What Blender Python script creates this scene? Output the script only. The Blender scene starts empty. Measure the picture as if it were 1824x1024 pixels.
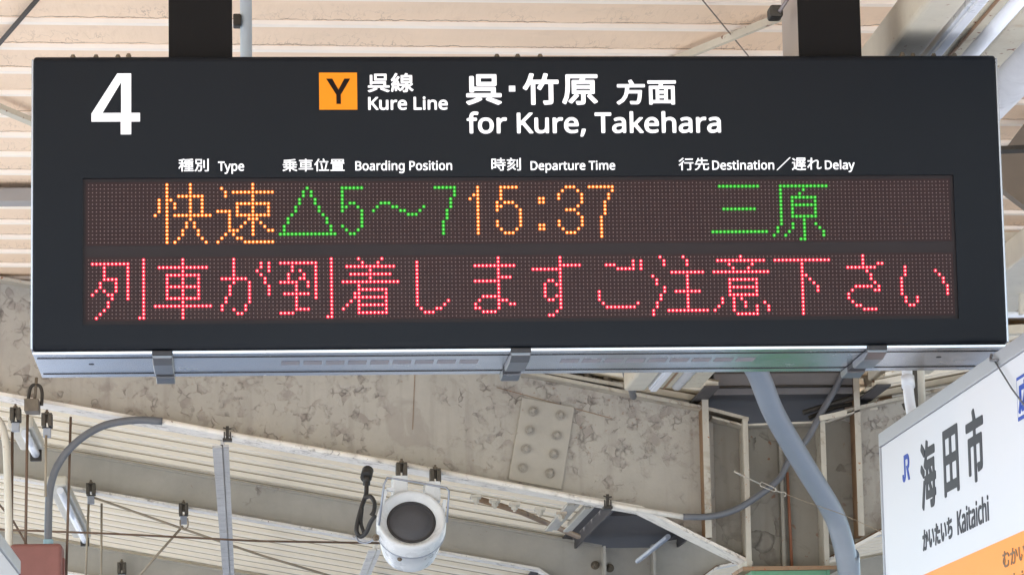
import bpy, math, random
from mathutils import Vector, Matrix
rad = math.radians
scene = bpy.context.scene
col = scene.collection

# ---------------------------------------------------------------- camera, sky, sun, exposure
F, PW, PH = 6342.05, 1824.0, 1024.0
CAM = Vector((-0.57636, -7.21690, -1.39733))
PITCH, YAW, ROLL = 0.161368, 0.0762718, -0.0187277
def _axes():
    cy, sy, cp, sp = math.cos(YAW), math.sin(YAW), math.cos(PITCH), math.sin(PITCH)
    fwd = Vector((sy*cp, cy*cp, sp)); right = Vector((cy, -sy, 0)); up = right.cross(fwd)
    r2 = right*math.cos(ROLL) + up*math.sin(ROLL); u2 = -right*math.sin(ROLL) + up*math.cos(ROLL)
    return r2, u2, fwd
RX, UX, FX = _axes()
cd = bpy.data.cameras.new('camera'); cam = bpy.data.objects.new('camera', cd); col.objects.link(cam)
cd.sensor_fit = 'HORIZONTAL'; cd.sensor_width = 36; cd.lens = 36*F/PW
cd.clip_start = 0.05; cd.clip_end = 2000
cam.matrix_world = Matrix(((RX.x, UX.x, -FX.x, CAM.x), (RX.y, UX.y, -FX.y, CAM.y), (RX.z, UX.z, -FX.z, CAM.z), (0, 0, 0, 1)))
scene.camera = cam

SUN_EL, SUN_AZ = rad(46), rad(216)       # azimuth measured clockwise from +Y
world = bpy.data.worlds.new('World'); scene.world = world; world.use_nodes = True
nt = world.node_tree; bg = nt.nodes['Background']
sky = nt.nodes.new('ShaderNodeTexSky'); sky.sky_type = 'NISHITA'; sky.sun_disc = False
sky.sun_elevation = SUN_EL; sky.sun_rotation = SUN_AZ
nt.links.new(sky.outputs[0], bg.inputs[0]); bg.inputs[1].default_value = 0.15
ld = bpy.data.lights.new('sun', 'SUN'); ld.energy = 4.5; ld.angle = rad(0.5); ld.color = (1, .98, .955)
sun = bpy.data.objects.new('sun', ld); col.objects.link(sun)
sd = Vector((math.sin(SUN_AZ)*math.cos(SUN_EL), math.cos(SUN_AZ)*math.cos(SUN_EL), math.sin(SUN_EL)))
sun.rotation_euler = sd.to_track_quat('Z', 'Y').to_euler()
sun.location = (-20, -20, 20)
vs = scene.view_settings; vs.view_transform = 'Standard'; vs.look = 'None'; vs.gamma = 1; vs.use_curve_mapping = False
EXPOSURE = 1.8
vs.exposure = EXPOSURE
scene.cycles.max_bounces = 10; scene.cycles.diffuse_bounces = 6; scene.cycles.glossy_bounces = 4
scene.cycles.sample_clamp_indirect = 6

# the measured view: a point seen at (px, py) of the 1824 x 1024 frame, at a known real depth Y, side X or height Z
def _ray(px, py): return RX*((px-912)/F) - UX*((py-512)/F) + FX
def A(px, py, Y): v = _ray(px, py); return CAM + v*((Y-CAM.y)/v.y)
def AX(px, py, X): v = _ray(px, py); return CAM + v*((X-CAM.x)/v.x)
def AZ(px, py, Z): v = _ray(px, py); return CAM + v*((Z-CAM.z)/v.z)

# ---------------------------------------------------------------- helpers
def tag(o, label=None, cat=None, group=None, kind=None):
    if label: o['label'] = label
    if cat: o['category'] = cat
    if group: o['group'] = group
    if kind: o['kind'] = kind
    return o
def empty(name, loc, label, cat, group=None):
    o = bpy.data.objects.new(name, None); o.location = loc; o.empty_display_size = .1; col.objects.link(o)
    return tag(o, label, cat, group)
def root_loc(p):
    v = Vector((0, 0, 0))
    while p: v += Vector(p.location); p = p.parent
    return v
class MB:
    """collects shapes given in world coordinates; build() links them as one mesh object"""
    def __init__(s): s.v = []; s.f = []; s.sm = []; s.mi = []
    def add(s, vs, fs, smooth=False, mi=0):
        n = len(s.v); s.v += [Vector(v) for v in vs]
        for f in fs: s.f.append([i+n for i in f]); s.sm.append(smooth); s.mi.append(mi)
        return s
    def box(s, x0, x1, y0, y1, z0, z1, mi=0):
        return s.add([(x0,y0,z0),(x1,y0,z0),(x1,y1,z0),(x0,y1,z0),(x0,y0,z1),(x1,y0,z1),(x1,y1,z1),(x0,y1,z1)],
                     [(0,3,2,1),(4,5,6,7),(0,1,5,4),(1,2,6,5),(2,3,7,6),(3,0,4,7)], mi=mi)
    def bar(s, a, b, w, h, up=(0,0,1), mi=0):
        a = Vector(a); b = Vector(b); d = (b-a).normalized(); u = Vector(up)
        sd_ = d.cross(u).normalized(); u = sd_.cross(d).normalized()
        vs = []
        for p in (a, b):
            for i, j in ((-1,-1),(1,-1),(1,1),(-1,1)): vs.append(p + sd_*(i*w/2) + u*(j*h/2))
        return s.add(vs, [(0,1,2,3),(7,6,5,4),(0,4,5,1),(1,5,6,2),(2,6,7,3),(3,7,4,0)], mi=mi)
    def tube(s, pts, r, n=12, caps=True, mi=0):
        pts = [Vector(p) for p in pts]; rs = r if isinstance(r, (list, tuple)) else [r]*len(pts)
        t0 = (pts[1]-pts[0]).normalized(); u = t0.orthogonal().normalized(); vs = []; fs = []
        for i, p in enumerate(pts):
            t = ((pts[min(i+1, len(pts)-1)]-p).normalized() + (p-pts[max(i-1, 0)]).normalized())
            t = t.normalized() if t.length > 1e-6 else t0
            u = (u - t*u.dot(t)).normalized(); w = t.cross(u)
            for k in range(n):
                a = 2*math.pi*k/n; vs.append(p + (u*math.cos(a)+w*math.sin(a))*rs[i])
        for i in range(len(pts)-1):
            for k in range(n):
                k2 = (k+1) % n; fs.append((i*n+k, i*n+k2, (i+1)*n+k2, (i+1)*n+k))
        s.add(vs, fs, True, mi)
        if caps:
            m = len(s.v)-len(vs)
            s.f.append([m+k for k in range(n)][::-1]); s.sm.append(False); s.mi.append(mi)
            e = m+(len(pts)-1)*n; s.f.append([e+k for k in range(n)]); s.sm.append(False); s.mi.append(mi)
        return s
    def prism(s, poly, y0, y1, mi=0):
        """polygon of (x, z) points extruded from y0 to y1"""
        n = len(poly); vs = [(x, y0, z) for x, z in poly] + [(x, y1, z) for x, z in poly]
        fs = [tuple(range(n)), tuple(range(2*n-1, n-1, -1))] + [(i, i+n, (i+1) % n + n, (i+1) % n) for i in range(n)]
        return s.add(vs, fs, mi=mi)
    def strip(s, line, y0, y1, t, mi=0):
        """a plate of thickness t hanging below a polyline of (x, z) points"""
        lo = [(x, z-t) for x, z in line]
        for i in range(len(line)-1): pass
        poly = list(line) + lo[::-1]
        return s.prism(poly, y0, y1, mi)
    def lathe(s, c, axis, prof, n=32, mi=0, smooth=True):
        c = Vector(c); ax = Vector(axis).normalized(); u = ax.orthogonal().normalized(); w = ax.cross(u); vs = []; fs = []
        for h, r in prof:
            for k in range(n):
                a = 2*math.pi*k/n; vs.append(c + ax*h + (u*math.cos(a)+w*math.sin(a))*max(r, 1e-5))
        for i in range(len(prof)-1):
            for k in range(n):
                k2 = (k+1) % n; fs.append((i*n+k, i*n+k2, (i+1)*n+k2, (i+1)*n+k))
        return s.add(vs, fs, smooth, mi)
    def bolt(s, c, axis, r, h, mi=0):
        """washer, hexagon head and thread end"""
        s.lathe(c, axis, [(0, r*1.5), (h*.25, r*1.5), (h*.25, 0)], 14, mi, False)
        s.lathe(c, axis, [(h*.25, r*1.02), (h*.8, r*1.02), (h*.92, r*.8), (h*.92, 0)], 6, mi, False)
        return s.lathe(c, axis, [(h*.9, r*.5), (h*1.35, r*.48), (h*1.4, 0)], 10, mi, False)
    def build(s, name, mats, parent=None, bevel=0, seg=2):
        off = root_loc(parent); me = bpy.data.meshes.new(name)
        me.from_pydata([v-off for v in s.v], [], s.f); me.validate()
        if len(me.polygons) == len(s.f):
            me.polygons.foreach_set('use_smooth', s.sm); me.polygons.foreach_set('material_index', s.mi)
        for m in (mats if isinstance(mats, list) else [mats]): me.materials.append(m)
        o = bpy.data.objects.new(name, me); o.parent = parent; col.objects.link(o)
        if bevel:
            b = o.modifiers.new('bevel', 'BEVEL'); b.width = bevel; b.segments = seg; b.limit_method = 'ANGLE'; b.angle_limit = rad(40)
        me.update(); return o
def copy_tree(o, delta, parent=None, label=None, group=None):
    c = o.copy(); col.objects.link(c)
    if parent: c.parent = parent
    else: c.location = Vector(o.location)+Vector(delta)
    if label: c['label'] = label
    if group: c['group'] = group
    for ch in o.children: copy_tree(ch, delta, c)
    return c
def smooth_path(pts, k=6):
    pts = [Vector(p) for p in pts]; out = []
    P_ = [pts[0]*2-pts[1]] + pts + [pts[-1]*2-pts[-2]]
    for i in range(1, len(P_)-2):
        a, b, c, d = P_[i-1:i+3]
        for j in range(k):
            t = j/k; out.append(.5*((2*b)+(c-a)*t+(2*a-5*b+4*c-d)*t*t+(3*b-a-3*c+d)*t**3))
    out.append(pts[-1]); return out

# ---------------------------------------------------------------- materials
def srgb(r, g, b):
    return tuple((x/255/12.92 if x <= 10 else ((x/255+.055)/1.055)**2.4) for x in (r, g, b)) + (1,)
def mat(name, c, rough=.5, metal=0, emit=None, es=0, spec=.5, vary=.0, vscale=6, bump=0, bscale=60):
    m = bpy.data.materials.new(name); m.use_nodes = True; N = m.node_tree.nodes; L = m.node_tree.links
    b = N['Principled BSDF']; c = tuple(c)+((1,) if len(c) == 3 else ())
    b.inputs['Base Color'].default_value = c; b.inputs['Roughness'].default_value = rough; b.inputs['Metallic'].default_value = metal
    b.inputs['Specular IOR Level'].default_value = spec
    if emit: b.inputs['Emission Color'].default_value = tuple(emit)+(1,); b.inputs['Emission Strength'].default_value = es
    if vary or bump: tc = N.new('ShaderNodeTexCoord')
    if vary:
        n = N.new('ShaderNodeTexNoise'); n.inputs['Scale'].default_value = vscale; n.inputs['Detail'].default_value = 6; n.inputs['Roughness'].default_value = .65
        L.new(tc.outputs['Object'], n.inputs['Vector'])
        h = N.new('ShaderNodeMapRange'); h.inputs[1].default_value = .25; h.inputs[2].default_value = .75
        h.inputs[3].default_value = 1-vary; h.inputs[4].default_value = 1+vary; L.new(n.outputs[0], h.inputs[0])
        mx = N.new('ShaderNodeMix'); mx.data_type = 'RGBA'; mx.blend_type = 'MULTIPLY'; mx.inputs[0].default_value = 1
        mx.inputs[6].default_value = c; L.new(h.outputs[0], mx.inputs[7]); L.new(mx.outputs[2], b.inputs['Base Color'])
        r2 = N.new('ShaderNodeMapRange'); r2.inputs[3].default_value = max(.03, rough-.12); r2.inputs[4].default_value = min(1, rough+.12)
        L.new(n.outputs[0], r2.inputs[0]); L.new(r2.outputs[0], b.inputs['Roughness'])
    if bump:
        n2 = N.new('ShaderNodeTexNoise'); n2.inputs['Scale'].default_value = bscale; n2.inputs['Detail'].default_value = 4
        L.new(tc.outputs['Object'], n2.inputs['Vector'])
        bp = N.new('ShaderNodeBump'); bp.inputs['Strength'].default_value = bump; bp.inputs['Distance'].default_value = .004
        L.new(n2.outputs[0], bp.inputs['Height']); L.new(bp.outputs[0], b.inputs['Normal'])
    return m
def peeling(name, base, old, rust, chips=.5, rusty=.2, scale=14, patch=1.6, rough=.6, stretch=(1, 1, 1), bump=.6):
    """old brush paint: slightly uneven colour, flaking chips gathered in patches, rust specks"""
    m = bpy.data.materials.new(name); m.use_nodes = True; N = m.node_tree.nodes; L = m.node_tree.links; b = N['Principled BSDF']
    tc = N.new('ShaderNodeTexCoord'); mp = N.new('ShaderNodeMapping'); mp.inputs['Scale'].default_value = stretch
    L.new(tc.outputs['Object'], mp.inputs['Vector'])
    def noise(sc, det=5, ro=.6, dist=0):
        n = N.new('ShaderNodeTexNoise'); n.inputs['Scale'].default_value = sc; n.inputs['Detail'].default_value = det
        n.inputs['Roughness'].default_value = ro; n.inputs['Distortion'].default_value = dist; L.new(mp.outputs[0], n.inputs['Vector']); return n.outputs[0]
    def rng(src, a, c, lo=0., hi=1.):
        r = N.new('ShaderNodeMapRange'); r.inputs[1].default_value = a; r.inputs[2].default_value = c; r.inputs[3].default_value = lo; r.inputs[4].default_value = hi
        L.new(src, r.inputs[0]); return r.outputs[0]
    def math_(op, x, y):
        k = N.new('ShaderNodeMath'); k.operation = op
        for i, q in enumerate((x, y)):
            if isinstance(q, (int, float)): k.inputs[i].default_value = q
            else: L.new(q, k.inputs[i])
        return k.outputs[0]
    def mix(f, x, y, mode='MIX'):
        k = N.new('ShaderNodeMix'); k.data_type = 'RGBA'; k.blend_type = mode
        if isinstance(f, (int, float)): k.inputs[0].default_value = f
        else: L.new(f, k.inputs[0])
        for i, q in ((6, x), (7, y)):
            if isinstance(q, tuple): k.inputs[i].default_value = q
            else: L.new(q, k.inputs[i])
        return k.outputs[2]
    pn = noise(patch, 4, .6, .4); area = rng(pn, .65-.3*chips, .71-.3*chips)
    wv = N.new('ShaderNodeVectorMath'); wv.operation = 'ADD'; wn_ = N.new('ShaderNodeTexNoise'); wn_.inputs['Scale'].default_value = scale*.8; wn_.inputs['Detail'].default_value = 4
    L.new(mp.outputs[0], wn_.inputs['Vector']); ws = N.new('ShaderNodeVectorMath'); ws.operation = 'SCALE'; ws.inputs[3].default_value = .9/scale
    L.new(wn_.outputs['Color'], ws.inputs[0]); L.new(mp.outputs[0], wv.inputs[0]); L.new(ws.outputs[0], wv.inputs[1])
    def voro(feature):
        k = N.new('ShaderNodeTexVoronoi'); k.feature = feature; k.inputs['Scale'].default_value = scale; L.new(wv.outputs[0], k.inputs['Vector']); return k
    v1, v2 = voro('F1'), voro('DISTANCE_TO_EDGE')
    sx = N.new('ShaderNodeSeparateColor'); L.new(v1.outputs['Color'], sx.inputs[0])
    breakup = rng(noise(scale*.5, 4, .6), .46, .60)
    chip = math_('MULTIPLY', math_('MULTIPLY', rng(sx.outputs[0], .62, .68), area), breakup)
    crack = math_('MULTIPLY', math_('MULTIPLY', rng(v2.outputs['Distance'], .20, .02), area), math_('MULTIPLY', breakup, rng(sx.outputs[1], .5, .75)))
    flake = math_('MULTIPLY', math_('MULTIPLY', math_('SUBTRACT', sx.outputs[2], .5), area), breakup)
    tone = rng(noise(5, 6, .7), .25, .75, .86, 1.1); stain = math_('MULTIPLY', rng(noise(4.5, 5, .62, 1.2), .60, .66), .3*min(1, chips*1.6))
    dirt = rng(noise(1.1, 4, .6), .3, .7, .9, 1.04)
    ms = N.new('ShaderNodeMapping'); ms.inputs['Scale'].default_value = (9, 9, .7); L.new(tc.outputs['Object'], ms.inputs[0])
    ns = N.new('ShaderNodeTexNoise'); ns.inputs['Scale'].default_value = 2.2; ns.inputs['Detail'].default_value = 5; L.new(ms.outputs[0], ns.inputs['Vector'])
    streak = math_('MULTIPLY', rng(ns.outputs[0], .55, .75), .28*min(1, chips*2))
    c = mix(1.0, tuple(base), tone, 'MULTIPLY'); c = mix(1.0, c, dirt, 'MULTIPLY')
    c = mix(streak, c, tuple(x*.6+y*.1 for x, y in zip(old, rust)))
    c = mix(stain, c, tuple(old)); c = mix(math_('MULTIPLY', chip, .55), c, tuple(old)); c = mix(math_('MULTIPLY', crack, .75), c, tuple(x*.45 for x in old[:3])+(1,))
    rs = math_('MULTIPLY', rng(noise(scale*2.2, 3, .5), .66, .70), rng(noise(patch*1.7, 2, .5), .6-.35*rusty, .7-.35*rusty))
    c = mix(math_('MULTIPLY', rs, min(1, rusty*3)), c, tuple(rust))
    L.new(c, b.inputs['Base Color']); b.inputs['Roughness'].default_value = rough
    hgt = math_('ADD', math_('MULTIPLY', flake, 2.2), math_('SUBTRACT', math_('MULTIPLY', noise(scale*3, 3, .5), .2), math_('ADD', chip, math_('MULTIPLY', crack, .4))))
    bp = N.new('ShaderNodeBump'); bp.inputs['Strength'].default_value = bump; bp.inputs['Distance'].default_value = .003
    L.new(hgt, bp.inputs['Height']); L.new(bp.outputs[0], b.inputs['Normal'])
    return m
def boards(name, base, crackc, period, y_rib, width):
    """painted ceiling boards: fine wrinkles across the board, a broken dark edge of paint beside each rib"""
    m = bpy.data.materials.new(name); m.use_nodes = True; N = m.node_tree.nodes; L = m.node_tree.links; b = N['Principled BSDF']
    tc = N.new('ShaderNodeTexCoord'); sep = N.new('ShaderNodeSeparateXYZ'); L.new(tc.outputs['Object'], sep.inputs[0])
    def M(op, x, y=0.):
        k = N.new('ShaderNodeMath'); k.operation = op
        for i, q in enumerate((x, y)):
            if isinstance(q, (int, float)): k.inputs[i].default_value = q
            else: L.new(q, k.inputs[i])
        return k.outputs[0]
    def noise(sc, stretch, det=4, ro=.55):
        mp = N.new('ShaderNodeMapping'); mp.inputs['Scale'].default_value = stretch; L.new(tc.outputs['Object'], mp.inputs[0])
        n = N.new('ShaderNodeTexNoise'); n.inputs['Scale'].default_value = sc; n.inputs['Detail'].default_value = det; n.inputs['Roughness'].default_value = ro
        L.new(mp.outputs[0], n.inputs[0]); return n.outputs[0]
    def rng(src, a, c, lo=0., hi=1.):
        r = N.new('ShaderNodeMapRange'); r.inputs[1].default_value = a; r.inputs[2].default_value = c; r.inputs[3].default_value = lo; r.inputs[4].default_value = hi
        L.new(src, r.inputs[0]); return r.outputs[0]
    def mix(f, x, y, mode='MIX'):
        k = N.new('ShaderNodeMix'); k.data_type = 'RGBA'; k.blend_type = mode
        if isinstance(f, (int, float)): k.inputs[0].default_value = f
        else: L.new(f, k.inputs[0])
        for i, q in ((6, x), (7, y)):
            if isinstance(q, tuple): k.inputs[i].default_value = q
            else: L.new(q, k.inputs[i])
        return k.outputs[2]
    wob = M('MULTIPLY', M('SUBTRACT', noise(22, (1, .25, 1), 4, .6), .5), .06)
    ph = M('FRACT', M('DIVIDE', M('ADD', M('SUBTRACT', sep.outputs[1], y_rib-20*period), wob), period))   # 0 = the rib's near edge
    d = M('MULTIPLY', M('SUBTRACT', 1.0, ph), period)                                             # metres in front of the next rib
    line = M('MULTIPLY', rng(M('ABSOLUTE', M('SUBTRACT', d, .012)), .0065, .002), rng(noise(5, (1, 1, 1), 3), .36, .52))
    wr = noise(34, (1, .22, 1), 3, .5)
    wl = M('MULTIPLY', rng(M('ABSOLUTE', M('SUBTRACT', wr, .5)), .02, .004), M('MULTIPLY', rng(d, .2, .03), rng(noise(4, (1, 1, 1), 3), .4, .62)))
    tone = rng(noise(3, (1, 1, 1), 6, .65), .25, .75, .93, 1.05)
    blot = M('MULTIPLY', rng(noise(7, (1, 1, 1), 5, .7), .58, .74), .35)
    c = mix(1.0, tuple(base), tone, 'MULTIPLY'); c = mix(blot, c, tuple(x*.72 for x in base[:3])+(1,))
    c = mix(M('MULTIPLY', line, .8), c, tuple(crackc)); c = mix(M('MULTIPLY', wl, .5), c, tuple(crackc))
    L.new(c, b.inputs['Base Color']); b.inputs['Roughness'].default_value = .6
    bp = N.new('ShaderNodeBump'); bp.inputs['Strength'].default_value = .5; bp.inputs['Distance'].default_value = .006
    L.new(M('SUBTRACT', wr, line), bp.inputs['Height']); L.new(bp.outputs[0], b.inputs['Normal'])
    return m

K = 2.0**-EXPOSURE                                        # keeps lamps at the same brightness on the picture
M_black = mat('black_panel', (.0046, .0064, .0096), .45, spec=.15, vary=.06, vscale=3, bump=.05, bscale=400)
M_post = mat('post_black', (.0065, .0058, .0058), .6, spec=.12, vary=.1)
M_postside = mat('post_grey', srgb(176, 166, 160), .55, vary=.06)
M_alu = mat('aluminium', (.50, .515, .54), .24, 1, vary=.015, vscale=9)
M_alu2 = mat('dark_aluminium', (.36, .38, .42), .3, 1, vary=.06)
M_dark = mat('dark_gap', (.015, .015, .018), .6)
M_slot = mat('vent_mesh', srgb(116, 116, 122), .6)
M_led = mat('led_module', srgb(40, 23, 24), .6, spec=.25, vary=.08, vscale=20)  # dark brown module, its base reddened with the glow of the lit dots
M_ledbar = mat('led_bar', srgb(34, 28, 30), .6, spec=.25)
M_dot = mat('unlit_diode', srgb(112, 96, 94), .4)
def lamp(name, c, s): return mat(name, (c[0]*.3, c[1]*.3, c[2]*.3), .4, emit=c, es=s*K)
M_red, M_redc = lamp('red_diode', (1, .002, .040), 1.7), lamp('red_diode_centre', (1, .66, .60), 3.0)
M_grn, M_grnc = lamp('green_diode', (.002, .50, .006), .75), lamp('green_diode_centre', (.30, 1, .24), 1.1)
M_amb, M_ambc = lamp('amber_diode', (1, .17, .002), 1.3), lamp('amber_diode_centre', (1, .90, .40), 3.0)
M_white = mat('lit_white', (.8, .8, .82), .4, emit=(.86, .87, .93), es=.36*K)
M_orange = mat('lit_orange', srgb(210, 122, 10), .5, spec=.2, emit=(.80, .34, .01), es=.14*K)
M_blk = mat('badge_letter', (.010, .006, .005), .6, spec=.1)

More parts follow.
